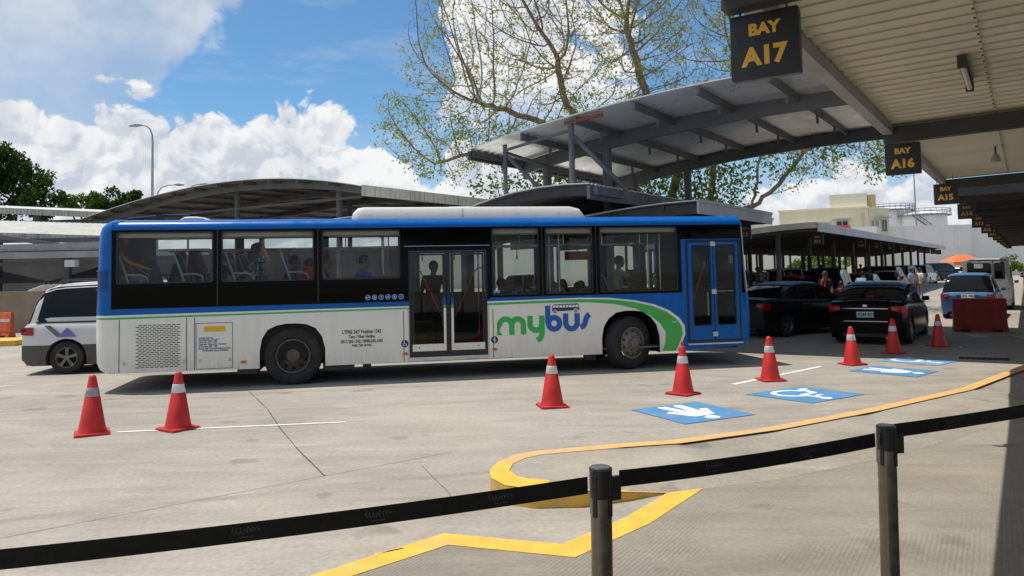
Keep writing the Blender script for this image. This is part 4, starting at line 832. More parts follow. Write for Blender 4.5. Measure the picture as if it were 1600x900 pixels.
def roof_w(name, label, p0, p1, depth, rise, th, fm, tm, posts, zb=0, um=SHEETD, corr=True):
    """lean-to roof: front edge p0-p1 facing the yard, going back by depth"""
    a = Vector(p0); b_ = Vector(p1); d = (b_-a); L = d.length; e = empty(name, (a.x, a.y, 0), math.atan2(d.y, d.x), label, 'canopy', 'lean-to roofs at the left edge'); Lh = math.hypot(d.x, d.y)
    z = lambda x: a.z+(b_.z-a.z)*x/Lh
    n = int(Lh/.12); rows = [[], [], [], []]
    for i in range(n+1):
        x = Lh*i/n; w = .018 if i % 2 else 0
        rows[0].append((x, 0, z(x)+w)); rows[1].append((x, depth, z(x)+rise+w)); rows[2].append((x, depth, z(x)+rise+w-.05)); rows[3].append((x, 0.0, z(x)+w-.05))
    MB().grid([rows[0], rows[1]]).build('roof_sheet', tm, e); MB().grid([rows[2], rows[3]]).build('underside', um, e)
    f = MB(); 
    for i in range(n):
        x = Lh*i/n; x2 = Lh*(i+1)/n; q = -.05 if i % 2 else -.025; f.add([(x, q, z(x)-th), (x2, q, z(x2)-th), (x2, q, z(x2)+.015), (x, q, z(x)+.015), (x, .02, z(x)-th), (x2, .02, z(x2)-th), (x2, .02, z(x2)+.015), (x, .02, z(x)+.015)], [(0, 1, 2, 3), (4, 7, 6, 5), (0, 4, 5, 1), (3, 2, 6, 7), (0, 3, 7, 4), (1, 5, 6, 2)])
    f.build('fascia', fm, e)
    MB().box(0, Lh, .05, .2, min(a.z, b_.z)-th-.25, min(a.z, b_.z)-th+.05).build('gutter_beam', STEELD, e)
    for x, y, w in posts: MB().box(x-w/2, x+w/2, y-w/2, y+w/2, 0, z(x)-th).build('post', STEEL, e)
    return e
roof_w('lean_to_roof', 'higher corrugated lean-to roof at the left edge below the leafy tree', (-40, 47, 7.0), (-22.6, 44.2, 5.75), 8, .5, .34, FASC, SHEETT, [(6, .5, .3), (12, .5, .3)])
roof_w('lean_to_roof', 'lower bright white lean-to roof above the silver van', (-30, 31.5, 4.36), (-16.6, 32, 3.72), 5, .75, .33, FASC, mat('weathered_white_sheet', (.50, .49, .44), .6, 0, .3, .2, 1, dirt=.4), [(11.4, .4, .28), (8.0, 1.4, .2), (13.1, .8, .22)])
e = empty('steel_gantry', (-24, 30.2, 0), 0.0, 'grey horizontal steel rails and pipes on posts behind the silver van', 'gantry')
for (x0, x1, z, h, y) in ((2, 9.2, 3.13, .28, .6), (3.4, 12, 2.82, .26, .3), (-3, 9, 3.5, .16, 1.2), (-2, 2.9, 2.75, .24, 0), (0, 10.5, 2.55, .14, 1.0)): MB().box(x0, x1, y, y+.12, z, z+h).build('rail', STEELL if h > .2 else STEEL, e)
for x in (2.6, 8.2, -2.2): MB().box(x, x+.22, .2, .42, 0, 3.6).build('post', STEELD, e)
MB().bar((3.2, .8, 3.75), (6.5, .8, 3.25), .1, .16).build('brace', STEEL, e)
MB().box(6.55, 6.95, -.1, .2, 2.45, 2.72).build('lamp_box', mat('white_box', (.62, .63, .64), .5), e)
b = MB().box(4.7, 5.0, 3.3, 3.34, 3.60, 3.85).box(5.9, 6.1, 3.3, 3.34, 3.60, 3.80); b.build('notice', mat('red_notice', (.45, .07, .03), .6), e)
MB().box(5.2, 5.6, 3.3, 3.34, 3.58, 3.80).box(6.3, 7.7, 3.3, 3.34, 3.5, 3.72).build('notice', mat('pale_notice', (.4, .42, .46), .6), e)
# walls behind on the left
WALLD = mat('grey_rendered_wall', (0.17, 0.17, 0.165), 0.85, 0, .3, .25, .5, dirt=.3); TANW = mat('tan_rendered_wall', (0.30, 0.25, 0.19), 0.85, 0, .3, .25, .7, dirt=.3)
def wall(name, pts, z0, z1, m, label, th=.2, cat='wall'):
    b = MB()
    for i in range(len(pts)-1):
        a, c_ = Vector(pts[i]), Vector(pts[i+1]); b.bar((a.x, a.y, (z0+z1)/2), (c_.x, c_.y, (z0+z1)/2), th, z1-z0)
    return tag(b.build(name, m), label, cat)
wall('rendered_wall', [(-60, 40), (-5, 41)], 0, 3.4, WALLD, 'dark grey rendered wall behind the bus and the silver van')
wall('low_wall', [(-32, 29.5), (-13.5, 29.2)], 0, 1.55, TANW, 'low tan rendered wall behind the yellow kerb at the left edge', .3)
for x, y, s_, lb in ((-23.6, 33.5, 2.4, 'dark peaked tent at the left edge behind the tan wall'), (-17.5, 34.5, 2.2, 'dark peaked tent above the roof of the silver van')):
    e = empty('peaked_tent', (x, y, 0), .1, lb, 'tent'); b = MB(); b.add([(-s_, -s_, 1.85), (s_, -s_, 1.85), (s_, s_, 1.85), (-s_, s_, 1.85), (0, 0, 2.75)], [(0, 1, 4), (1, 2, 4), (2, 3, 4), (3, 0, 4), (3, 2, 1, 0)]); b.build('tent_roof', mat('brown_canvas', (.12, .10, .08), .9), e)
    for a, c_ in ((-1, -1), (1, -1), (1, 1), (-1, 1)): MB().tube([(a*s_*.97, c_*s_*.97, 0), (a*s_*.97, c_*s_*.97, 1.86)], .04, 8).build('pole', STEELD, e)

# ============================================================= BAY SIGNS
SGN = mat('sign_black', (0.008, 0.009, 0.010), 0.35, 0, .5, .1, 6); SGY = mat('sign_yellow', (0.72, 0.42, 0.045), 0.45); SGYS = mat('sign_yellow_shaded', (0.42, 0.22, 0.04), 0.5); ROD = mat('sign_rod', (.07, .07, .07), .5)  # signs in shade get the yellow darkened in the colour itself
def sign(u, t, num, ztop, label, grp, S=.345, m=SGY, up=3.33, detail=True):
    e = empty('bay_sign', UT(u, t, ztop-S), YAW, label, 'sign', grp)
    MB().plate([rrect(0, S, 0, S*.985, .012)], -.022, .022).build('board', SGN, e, bevel=.003)
    for sd in (1, -1):
        b = MB(); put = (lambda x, y, z: (S/2+x, -.0235-z*.2, y)) if sd == 1 else (lambda x, y, z: (S/2-x, .0235+z*.2, y))
        text_mb(b, 'BAY', S*.235, lambda x, y, z: put(x*1.04, y+S*.66, z), .0042); text_mb(b, num, S*.37, lambda x, y, z: put(x*1.02, y+S*.215, z), .0062); b.build('lettering', m, e)
    for x in (.05, S-.06): MB().tube([(x, 0, S*.98), (x, 0, up-ztop+S)], .006, 6).build('rod', ROD, e)
    return e
for k in range(13):
    n = 17-k
    if n < 5: break
    lb = {17: 'large hanging black sign reading BAY A17, nearest and highest', 16: 'hanging black sign reading BAY A16 under the canopy edge', 15: 'hanging black sign reading BAY A15 against the sky'}.get(n, 'black hanging sign reading BAY A%d in the overlapping row at the right' % n)
    sign(-1.23, 3.98+5.25*k-.02 if k else 3.96, 'A%d' % n, 3.205, lb, 'bay signs hanging along the right canopy', m=SGY if n in (17, 16, 15, 13, 12, 11) else SGYS)
for i, t in enumerate((22.2, 31.6, 41, 45.7, 50.7, 55.7, 61, 66, 71, 76, 81)):
    sign(-6.95, t, 'B%d' % (12-i), 3.12, 'small dark hanging sign reading BAY B%d below the fascia of the boarding canopy' % (12-i), 'bay signs hanging along the boarding canopy', S=.42, m=SGYS, up=3.3)
# lamps fixed to the ceiling
TUBE = mat('lamp_tube_white', (.62, .62, .58), .4)
p = UT(1.18, 6.3, 3.3)
e = empty('tube_lamp', UT(-.33, 7.0, zA(-.33)-.06), YAW+R(90), 'fluorescent tube lamp fixed to the cream ceiling', 'lamp')
MB().box(-.50, .50, -.03, .03, 0, .04).build('housing', STEELD, e); MB().tube([(-.46, 0, -.025), (.46, 0, -.025)], .02, 10).build('tube', TUBE, e, 50); MB().box(-.49, -.45, -.03, .03, -.05, 0).box(.45, .49, -.03, .03, -.05, 0).build('end_cap', STEELD, e)
for (u, t, lb) in ((-.28, 12.0, 'small floodlight under the canopy to the right of the A16 sign'), (2.2, 25, 'small bulb lamp under the farther canopy')):
    e = empty('flood_lamp', UT(u, t, zA(u)-.02), .3, lb, 'lamp'); MB().tube([(0, 0, 0), (0, 0, -.12)], .012, 6).build('stem', STEELD, e); MB().lathe([(.02, -.09), (.05, -.13), (.06, -.20), (.0, -.205)], 12).build('lamp_head', STEELL, e, 50)

# ============================================================= FAR BUILDINGS
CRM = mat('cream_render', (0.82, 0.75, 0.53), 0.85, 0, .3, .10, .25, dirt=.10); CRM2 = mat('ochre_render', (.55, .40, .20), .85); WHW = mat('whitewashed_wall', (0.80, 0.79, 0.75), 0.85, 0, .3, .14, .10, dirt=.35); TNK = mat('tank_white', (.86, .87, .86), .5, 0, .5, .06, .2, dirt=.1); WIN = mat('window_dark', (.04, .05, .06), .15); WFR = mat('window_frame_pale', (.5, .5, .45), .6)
def window(par, x0, x1, z0, z1, y, hood=True):
    f = MB().plate([rect(x0-.12, x1+.12, z0-.12, z1+.12), rect(x0, x1, z0, z1)], y-.10, y).build('window', WFR, par)
    MB().box(x0, x1, y-.05, y-.02, z0, z1).build('pane', WIN, f); MB().box((x0+x1)/2-.05, (x0+x1)/2+.05, y-.09, y-.05, z0, z1).build('mullion', WFR, f)
    if hood: MB().box(x0-.45, x1+.45, y-.55, y+.02, z1+.28, z1+.42).build('hood', WFR, f)
e = empty('office_building', (36.2, 104.5, 0), -0.45, 'cream rendered two storey building with a roof box above the boarding canopy', 'building')
MB().box(0, 11.0, 0, 9, 0, 9.2).build('wall', CRM, e); MB().box(-.15, 11.15, -.15, 9.15, 9.2, 9.45).build('parapet', CRM, e)
MB().box(6.4, 10.9, .5, 5, 9.46, 11.2).build('roof_box', mat('pale_cream', (.72, .70, .55), .85), e); MB().box(10.95, 11.9, 1, 5, 9.3, 11.0).build('tank_housing', CRM2, e)
for x0, x1, z0, z1 in ((1.3, 2.3, 6.2, 7.0), (2.9, 4.3, 6.3, 7.2), (5.3, 6.0, 6.4, 7.2), (7.2, 8.5, 6.9, 7.6)): window(e, x0, x1, z0, z1, 0)
MB().box(10.2, 10.4, -.12, 0, 4, 8.6).build('downpipe', WFR, e)
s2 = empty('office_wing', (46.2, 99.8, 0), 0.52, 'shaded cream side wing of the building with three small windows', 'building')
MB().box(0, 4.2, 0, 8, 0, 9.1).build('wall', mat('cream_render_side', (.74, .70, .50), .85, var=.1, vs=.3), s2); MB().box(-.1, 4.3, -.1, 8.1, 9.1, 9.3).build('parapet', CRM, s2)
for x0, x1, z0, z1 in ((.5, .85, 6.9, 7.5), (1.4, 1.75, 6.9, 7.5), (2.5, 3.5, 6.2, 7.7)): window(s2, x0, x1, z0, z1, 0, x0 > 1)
e = empty('white_shed', (31.5, 112, 0), -0.3, 'white washed low block left of the cream building', 'building'); MB().box(0, 6, 0, 6, 0, 8.6).build('wall', WHW, e); MB().box(-.2, 6.2, -.2, 6.2, 8.6, 8.8).build('roof', STEELL, e)
def tank(cx, cy, r_, h, lb, stairs=True):
    e = empty('storage_tank', (cx, cy, 0), 0, lb, 'tank', 'white storage tanks beyond the wall'); MB().lathe([(r_, 0), (r_, h)], 40).build('shell', TNK, e, 50); MB().lathe([(r_+.05, h), (r_*.5, h+.35), (0, h+.5)], 40).build('roof', TNK, e, 50)
    b = MB().lathe([(r_+.7, h-.35), (r_+.7, h-.25), (r_, h-.2)], 40); b.build('walkway', STEEL, e)
    b = MB()
    for k in range(28): a = 2*math.pi*k/28; b.tube([((r_+.65)*math.cos(a), (r_+.65)*math.sin(a), h-.3), ((r_+.65)*math.cos(a), (r_+.65)*math.sin(a), h+.85)], .035, 4)
    for zz in (.4, .85): b.tube([((r_+.65)*math.cos(t), (r_+.65)*math.sin(t), h+zz) for t in np.linspace(0, 6.283, 41)], .04, 4)
    b.build('railing', STEELD, e)
    if stairs:
        b = MB(); pts = [((r_+.35)*math.cos(t), (r_+.35)*math.sin(t), z) for t, z in zip(np.linspace(R(215), R(300), 14), np.linspace(h-.3, h-5.5, 14))]
        b.tube(pts, .10, 5).tube([(x, y, z+.9) for x, y, z in pts], .05, 4)
        for x, y, z in pts: b.tube([(x, y, z), (x, y, z+.9)], .03, 4)
        b.build('stair', STEEL, e)
tank(69.6, 142, 3.5, 11.9, 'white storage tank half hidden by the cream building', False); tank(73.2, 137, 3.6, 10.6, 'white storage tank with a diagonal stair, right of the mast')
wall('boundary_wall', [(53, 111), (84, 109)], 0, 7.3, WHW, 'high whitewashed boundary wall at the end of the lane', .3)
wall('boundary_wall', [(-25, 90), (53, 106)], 0, 5.0, mat('cream_wall', (.80, .77, .66), .85, 0, .3, .12, .2, dirt=.2), 'pale cream wall seen between the columns of the boarding canopy', .3)
e = empty('mast', (66.0, 126, 0), 0, 'thin grey mast rising between the two white tanks', 'mast'); MB().tube([(0, 0, 0), (0, 0, 22)], [.16, .08], 8).build('pole', STEELL, e)
e = empty('red_roof', (41, 62, 0), .0, 'dark hazy far sign', 'roof'); COL.objects.unlink(e); bpy.data.objects.remove(e)
e = empty('market_roof', (19.5, 58, 0), -.15, 'red and white striped roof edge above the boarding canopy, right of the bus', 'roof')
MB().box(0, 3.6, 0, .1, 4.15, 4.55).box(3.7, 5.6, -.05, .05, 4.4, 4.85).build('red_band', mat('faded_red', (.55, .06, .05), .6), e); MB().box(-.2, 7.5, .12, 3, 3.2, 4.7).build('white_band', mat('banner_white', (.62, .62, .6), .6), e)
e = empty('orange_tent', (58.6, 101, 0), .1, 'small bright orange tent in front of the far white wall', 'tent')
MB().add([(-2.2, -1.6, 2.0), (2.2, -1.6, 2.0), (2.2, 1.6, 2.0), (-2.2, 1.6, 2.0), (-.6, 0, 2.95), (.6, 0, 2.95), (-2.2, -1.62, 1.6), (2.2, -1.62, 1.6)], [(0, 1, 5, 4), (1, 2, 5), (2, 3, 4, 5), (3, 0, 4), (6, 7, 1, 0), (3, 2, 1, 0)]).build('tent_roof', mat('orange_canvas', (.75, .16, .04), .7), e)
for a, c_ in ((-2.1, -1.5), (2.1, -1.5), (2.1, 1.5), (-2.1, 1.5)): MB().tube([(a, c_, 0), (a, c_, 2)], .06, 6).build('pole', mat('orange_canvas', (.75, .16, .04), .7), e)
# street lamps over the left roofs
def street_lamp(x, y, h, arm, rz, label, r_=.11):
    e = empty('street_lamp', (x, y, 0), rz, label, 'street lamp', 'street lamps beyond the arched roof')
    pts = [(0, 0, 0), (0, 0, h*.55), (0, 0, h-1.1), (.03*arm, 0, h-.55), (.22*arm, 0, h-.18), (.55*arm, 0, h), (arm, 0, h+.04)] if arm > .3 else [(0, 0, 0), (0, 0, h)]
    MB().tube(pts, [r_, r_*.8, r_*.55, r_*.45, r_*.4, r_*.36, r_*.34], 10).build('pole', STEELL, e, 50)
    MB().tube([(arm-.1, 0, h+.05), (arm+.25, 0, h+.05), (arm+.65, 0, h+.0)], [.06, .13, .05], 8).build('lamp_head', STEELL, e, 50)
street_lamp(-20.99, 45, 10.9, .7, R(184), 'tall curved arm street lamp against the clouds')
street_lamp(-27.6, 60, 9.2, 1.4, R(4), 'short street lamp leaning right above the arched roof, nearer the tall one'); street_lamp(-25.2, 60, 9.2, 1.0, R(4), 'faint short street lamp farther right above the arched roof')
e = empty('power_line', (0, 0, 0), 0, 'thin overhead wire crossing the pale sky beside the A15 sign', 'wire')
MB().tube([(18, 60, 12.2), (30, 62, 11.2), (44, 64, 10.7), (60, 66, 11.0)], .025, 5).build('wire', BLACK, e)

# ============================================================= CARS
CGL = mat('car_glass', (0.004, 0.005, 0.006), 0.05, 0, .28); TAIL = mat('tail_lamp_red', (0.30, 0.008, 0.010), 0.15, 0, .5); TAILO = mat('tail_lamp_lit', (0.34, 0.006, 0.006), 0.2, 0, .35, emit=0.10)
CLR = mat('clear_lamp', (.55, .56, .58), .12, .3); CHR = mat('chrome_trim', (.55, .56, .58), .15, .9); PLT = mat('plate_white', (.70, .72, .72), .5); PLG = mat('plate_teal', (.36, .62, .60), .5); HANDLE = mat('door_handle_metal', (.35, .35, .36), .3, .7)
def interp(P, x): return float(np.interp(x, [p[0] for p in P], [p[1] for p in P]))
KINDS = dict(   # normalised along the length from the tail; heights as a share of H
    sedan=dict(belt=[(0, .60), (.012, .68), (.03, .70), (.15, .71), (.24, .69), (.70, .645), (.76, .61), (.95, .50), (1, .42)], roof=[(.135, .71), (.20, .82), (.30, .95), (.36, .985), (.45, 1.0), (.55, .985), (.62, .93), (.755, .62)], wb=(.205, .815), g=(.135, .755)),
    hatch=dict(belt=[(0, .50), (.015, .58), (.06, .60), (.66, .60), (.80, .56), (.96, .47), (1, .40)], roof=[(.025, .58), (.06, .76), (.10, .90), (.14, .955), (.25, .99), (.40, 1.0), (.52, .97), (.60, .90), (.78, .58)], wb=(.18, .83), g=(.025, .78)),
    suv=dict(belt=[(0, .50), (.01, .56), (.05, .60), (.66, .60), (.74, .58), (.95, .50), (1, .42)], roof=[(.02, .58), (.05, .78), (.08, .92), (.12, .97), (.25, 1.0), (.45, 1.0), (.56, .965), (.62, .90), (.735, .60)], wb=(.20, .82), g=(.02, .735)),
    van=dict(belt=[(0, .48), (.01, .55), (.04, .565), (.72, .545), (.82, .52), (.96, .44), (1, .38)], roof=[(.02, .55), (.04, .72), (.06, .86), (.09, .95), (.14, .985), (.3, 1.0), (.60, .99), (.68, .95), (.74, .87), (.87, .52)], wb=(.185, .83), g=(.02, .87)),
    boxvan=dict(belt=[(0, .50), (.006, .53), (.03, .545), (.80, .545), (.86, .50), (.97, .42), (1, .38)], roof=[(.006, .54), (.02, .78), (.035, .93), (.06, .985), (.12, 1.0), (.6, 1.0), (.72, .98), (.80, .88), (.93, .52)], wb=(.22, .84), g=(.006, .93)))
def car(kind, L, Wd, H, paint, loc, rz, label, cat='car', group=None, rw=.31, det=2, rim=None, lower=None, tailm=TAIL, plate=PLT, side_stripe=None, grille=True, name='parked_car', ptext='ABM 1337', glassm=None, tail=None):
    k = KINDS[kind]; GL = glassm or CGL
    e = empty(name, loc, rz, label, cat, group)
    X = lambda q: (q-.5)*L
    hw = Wd/2
    def half(q):       # plan taper at both ends
        f = 1.0; q0_ = .96 if kind == 'boxvan' else .91
        if q < .10: f = q0_+(1-q0_)*math.sin(q/.10*math.pi/2)
        if q > .86: f = 1.0-.20*((q-.86)/.14)**2
        return hw*f
    cl = .19 if H > 1.6 else .16
    ax = [X(k['wb'][0]), X(k['wb'][1])]; ra = rw*1.16
    def zlow(q):
        x = X(q); z = cl+(.09 if q < .02 or q > .98 else 0)
        for a in ax:
            if abs(x-a) < ra: z = max(z, rw*.98+math.sqrt(ra*ra-(x-a)**2)*.98)
        return z
    qs = sorted(set([0, .006, .02, .04, .06, .10, .14]+list(np.linspace(.14, .86, 22))+[.88, .91, .94, .96, .98, .992, 1.0]+[(a+dd*ra)/L+.5 for a in ax for dd in (-1.001, -.999, -.95, -.8, -.6, -.35, 0, .35, .6, .8, .95, .999, 1.001)]))
    rows = []
    for q in qs:
        w = half(q); zb = interp(k['belt'], q)*H; zl = zlow(q); zmid = cl+(zb-cl)*.55
        rows.append([(X(q), w*.80, max(zl, cl)), (X(q), w*.96, zl), (X(q), w*1.0, max(zl+.01, cl+.16)), (X(q), w*1.0, max(zl+.02, .60 if lower else zmid)), (X(q), w*.985, max(zl+.03, zb-.13)), (X(q), w*.965, max(zl+.04, zb-.05)), (X(q), w*.93, zb), (X(q), w*.6, zb+.015), (X(q), 0, zb+.03)])
    full = [r_+[(x, -y, z) for x, y, z in r_[::-1][1:]] for r_ in rows]
    b = MB(); n_ = len(full[0]); lo = (lambda i, j: 1 if (j in (0, 1, 2, 15, 14, 13)) else 0) if lower else 0
    b.grid(full, mi=lo); b.add(full[0], [tuple(range(n_))]).add(full[-1], [tuple(range(n_))])
    body = b.build('body', [paint, lower] if lower else paint, e, 32)
    MB().box(X(.03), X(.97), -hw*.82, hw*.82, cl-.02, cl+.12).build('underbody', BLACK, e)
    MB().box(X(.05), X(.95), -hw*.80, hw*.80, cl+.1, .60*H*.9).build('wheel_housing', BLACK, e)
    # glasshouse surface: v 0 belt .. 1 roof centre
    g0, g1 = k['g']
    def S(q, v, off=0.0):
        zb = interp(k['belt'], q)*H-.01; zr = max(zb+.002, interp(k['roof'], q)*H); t = (zr-zb)/(H-.6*H); t = max(0, min(1, t))
        wb_ = half(q)*(.97 if kind == 'boxvan' else .92); wt = wb_-(wb_*(.07 if kind == 'boxvan' else .14 if kind == 'van' else .19))*t; zr2 = zr+.0
        if v <= .6: f = v/.6; y = wb_+(wt-wb_)*f**1.15; z = zb+(zr2-.045*t-zb)*f; 
        else:
            f = (v-.6)/.4; y = wt*(1-f)+0*f if f > .25 else wt-(wt*.25)*(f/.25); z = zr2-.045*t+.045*t*min(1, f/.25)+.02*t*f
        if v > .6 and f <= .25: y = wt-(wt*.22)*(f/.25)
        elif v > .6: y = wt*.78*(1-(f-.25)/.75)
        d = Vector((0, math.cos(v*math.pi/2), math.sin(v*math.pi/2)))*off
        return Vector((X(q), y, z))+d
    gq = sorted(set([g0, g0+.01, g0+.03, g0+.05, .1, .14]+list(np.linspace(.16, g1-.01, 16))+[g1])); gq = [q for q in gq if g0 <= q <= g1]
    vs = [0, .2, .4, .55, .6, .65, .7, .8, 1.0]
    gr = [[S(q, v) for v in vs]+[Vector((1, -1, 1))*S(q, v) for v in vs[::-1][1:]] for q in gq]
    MB().grid(gr).build('window_glass', GL, e, 40)
    def patch(b, q0, q1, v0, v1, off=.006, nq=6, nv=3, both=True, slant=0.0):
        for sy in ((1, -1) if both else (1,)):
            rows_ = []
            for i in range(nq+1):
                row = []
                for j in range(nv+1):
                    v = v0+(v1-v0)*j/nv; q = q0+(q1-q0)*i/nq+slant*v; q = max(g0+.002, min(g1-.002, q)); p = S(q, v, off); row.append((p.x, p.y*sy, p.z))
                rows_.append(row)
            b.grid(rows_)
    rf = [p for p in k['roof'] if p[1] > .93]; r0_, r1_ = rf[0][0], rf[-1][0]
    b = MB(); patch(b, r0_-.005, r1_+.01, .56, 1.0, .010, 14, 8)
    wsq = k['roof'][-1][0]
    patch(b, g0+.004, g0+(.035 if kind != 'sedan' else .06), 0, .62, .007, 3, 5, slant=(.10 if kind == 'sedan' else .05))    # rear pillar
    if kind == 'boxvan': patch(b, g0+.002, g0+.03, 0, 1, .009, 2, 5)
    for q in ((.33, .50) if kind in ('sedan',) else (.27, .50) if kind in ('hatch', 'suv') else (.36, .60)): patch(b, q, q+.014, 0, .6, .005, 1, 4)
    patch(b, wsq-.02, wsq, 0, .60, .007, 2, 5, slant=-(wsq-r1_)*1.6)
    b.build('roof', paint, e, 40)
    if kind in ('van', 'boxvan'):
        b = MB(); patch(b, g0+.03, .95*g1, 0.0, .10, .004, 12, 1); b.build('window_trim', paint, e)
    for a in ax:
        for sy in (1, -1): wheel(e, a, sy*(hw-.115), rw, .20, sy, 'car', rim)
    xr = X(0); tz = (.60 if kind == 'sedan' else .56)*H
    tl = tail or {}
    # tail lamps wrap the corner
    for sy in (1, -1):
        if kind in ('sedan',):
            z0, z1 = .50*H, .63*H; w0, w1 = hw*.64, hw*.93
        elif kind == 'hatch': z0, z1 = .43*H, .55*H; w0, w1 = hw*.66, hw*.92
        elif kind == 'boxvan': z0, z1 = .33*H, .46*H; w0, w1 = hw*.80, hw*.93
        else: z0, z1 = (.43*H, .52*H) if kind == 'van' else (.38*H, .54*H); w0, w1 = hw*(.88 if kind == 'van' else .84), hw*.95
        pl = [(xr-.012, w0), (xr-.02, (w0+w1)/2), (xr+.01, w1*.97), (X(.025), half(.025)+.010), (X(.05), half(.05)+.008)]
        if kind == 'boxvan': pl = pl[:4]
        rows_ = [[(x, sy*y, z0+(z1-z0)*((.50 if kind == 'sedan' else .2)*(1-i/(len(pl)-1))**1.2)) for i, (x, y) in enumerate(pl)], [(x, sy*y, z1) for x, y in pl], [(x+.03, sy*(y-.02), z1-.005) for x, y in pl]]
        b = MB().grid(rows_).build('tail_light', tailm, e, 40)
        if det > 1: MB().box(xr-.024, xr+.0, min(sy*(w0+.03), sy*(w0+.13)), max(sy*(w0+.03), sy*(w0+.13)), z1-.085, z1-.04).build('reverse_lens', mat('smoky_lens', (.20, .19, .20), .15, .2), b, bevel=.008)
    if det > 0:
        pz = tl.get('pz', .45 if kind == 'sedan' else .43 if kind == 'hatch' else .30)*H
        p_ = MB().box(xr-.030, xr-.008, -.19, .19, pz, pz+.135).build('number_plate', plate, e)
        b = MB(); text_mb(b, ptext, .10, lambda x, y, z: (xr-.032, -x, pz+.035+y), .002); b.build('lettering', NAVY, p_)
        for xx, nm in ((X(1)-.02, 'headlight'),):
            for sy in (1, -1): MB().box(X(.955), X(.985), min(sy*hw*.48, sy*hw*.80), max(sy*hw*.48, sy*hw*.80), .40*H, .47*H).build(nm, CLR, e, bevel=.01)
        if grille: MB().box(X(.985), X(1)+.006, -hw*.42, hw*.42, .33*H, .42*H).build('grille', BLKP, e)
        for sy in (1, -1):    # mirrors
            q = wsq-.05; p = S(q, 0); m_ = MB().add([(p.x+dx, sy*(p.y+dy), p.z+dz) for dx, dy, dz in ((-.05, .03, .0), (.06, .04, .02), (.04, .21, .02), (-.06, .20, .01), (-.05, .04, .12), (.05, .04, .12), (.03, .20, .13), (-.06, .19, .13))], [(0, 1, 2, 3), (4, 7, 6, 5), (0, 4, 5, 1), (1, 5, 6, 2), (2, 6, 7, 3), (3, 7, 4, 0)])
            m_.build('wing_mirror', tl.get('mirror', paint), e, bevel=.02)
    if det > 1:
        b = MB()
        for sy in (1, -1):
            for q in ((.31, .51, .69) if kind == 'sedan' else (.27, .50, .67) if kind in ('hatch', 'suv') else (.36, .60, .80)):
                y = half(q); zb = interp(k['belt'], q)*H; zl = max(zlow(q)+.05, .22)
                b.add([(X(q)-.004, sy*(y*1.0+.0018), max(zl, cl+.1)), (X(q)+.004, sy*(y+.0018), max(zl, cl+.1)), (X(q)+.004, sy*(y*.986+.002), zb-.13), (X(q)-.004, sy*(y*.986+.002), zb-.13)], [(0, 1, 2, 3)])
        b.build('door_seam', BLKP, e)
        for sy in (1, -1):
            for q in ((.35, .54) if kind == 'sedan' else (.31, .53) if kind in ('hatch', 'suv') else (.40, .63)):
                zb = interp(k['belt'], q)*H; MB().box(X(q), X(q)+.17, min(sy*(half(q)*.985), sy*(half(q)*.985+.03)), max(sy*(half(q)*.985), sy*(half(q)*.985+.03)), zb-.155, zb-.12).build('door_handle', tl.get('handle', HANDLE), e, bevel=.006)
        MB().box(xr-.022, xr, -hw*.55, hw*.55, pz-.10, pz-.085).build('bumper_line', tl.get('bl', BLKP), e)
        MB().box(xr-.018, xr+.05, -hw*.60, hw*.60, cl+.04, cl+.12).build('bumper_insert', BLKP, e)
    return e
RIMD = mat('dark_alloy_rim', (.12, .12, .12), .4, .6); HD = YAW*-1
def paint(n, c, r_=.22, m_=.0, dirt=.0): return mat(n, c, r_, m_, .35, .05, 1.0, coat=.3, dirt=dirt)
PB = mat('black_car_paint', (.002, .002, .0022), .22, 0, .10); PDG = mat('dark_grey_car_paint', (.014, .015, .017), .25, 0, .2); PBL = paint('light_blue_car_paint', (.06, .13, .27), .25, .3); PSV = mat('silver_car_paint', (.62, .61, .58), .35, .1, .4, .06, 1, dirt=.08); PWH = paint('white_car_paint', (.66, .66, .65)); PRD = paint('red_car_paint', (.42, .02, .02)); PGR = paint('grey_car_paint', (.14, .14, .15)); PVW = mat('dull_white_van_paint', (.42, .42, .40), .5, 0, .4, .12, 1.5, dirt=.25); PBE = paint('beige_car_paint', (.42, .38, .28))
hA = math.pi/2+YAW
# black sedan, tail towards us
s_ = car('sedan', 4.45, 1.74, 1.46, PB, (9.58, 20.20, 0), hA-.02, 'shiny black sedan with red tail lamps lit and a pale teal plate, seen from behind', group='cars in the lane', tailm=TAILO, plate=PLG, tail=dict(bl=CHR), ptext='UQM 831')
b = MB(); xr = -2.225; b.box(xr-.026, xr+.0, -.50, .50, .855, .875); b.build('trunk_chrome', CHR, s_)
MB().box(xr+.06, xr+.26, -.62, .62, 1.075, 1.095).box(xr+.15, xr+.2, -.5, -.45, 1.02, 1.08).box(xr+.15, xr+.2, .45, .5, 1.02, 1.08).build('spoiler', PB, s_, bevel=.01)
MB().box(xr+.62, xr+.65, -.08, .08, 1.12, 1.145).build('brake_lamp', TAILO, s_); MB().tube([(xr+1.35, 0, 1.44), (xr+1.22, 0, 1.50), (xr+1.15, 0, 1.56)], .008, 6).build('antenna', BLKP, s_)
MB().lathe([(.035, 0), (.035, .05), (.025, .05)], 12, 'x', (xr-.03, -.45, .21)).build('exhaust_tip', CHR, s_)
MB().box(-.6, -.5, .0, .0, .1, .1)
car('sedan', 4.40, 1.70, 1.46, PDG, (8.02, 22.35, 0), R(33), 'dark grey sedan seen from the side behind the front of the bus', group='cars in the lane', tail=dict(handle=CHR))
car('hatch', 3.85, 1.68, 1.52, PBL, (16.35, 27.6, 0), hA-.03, 'light blue hatchback seen from behind at the right, beyond the red plastic barrier', group='cars in the lane', tail=dict(pz=.47), ptext='ZKL 406')
hb = [o for o in bpy.data.objects if o.get('label', '').startswith('light blue hatchback')][0]
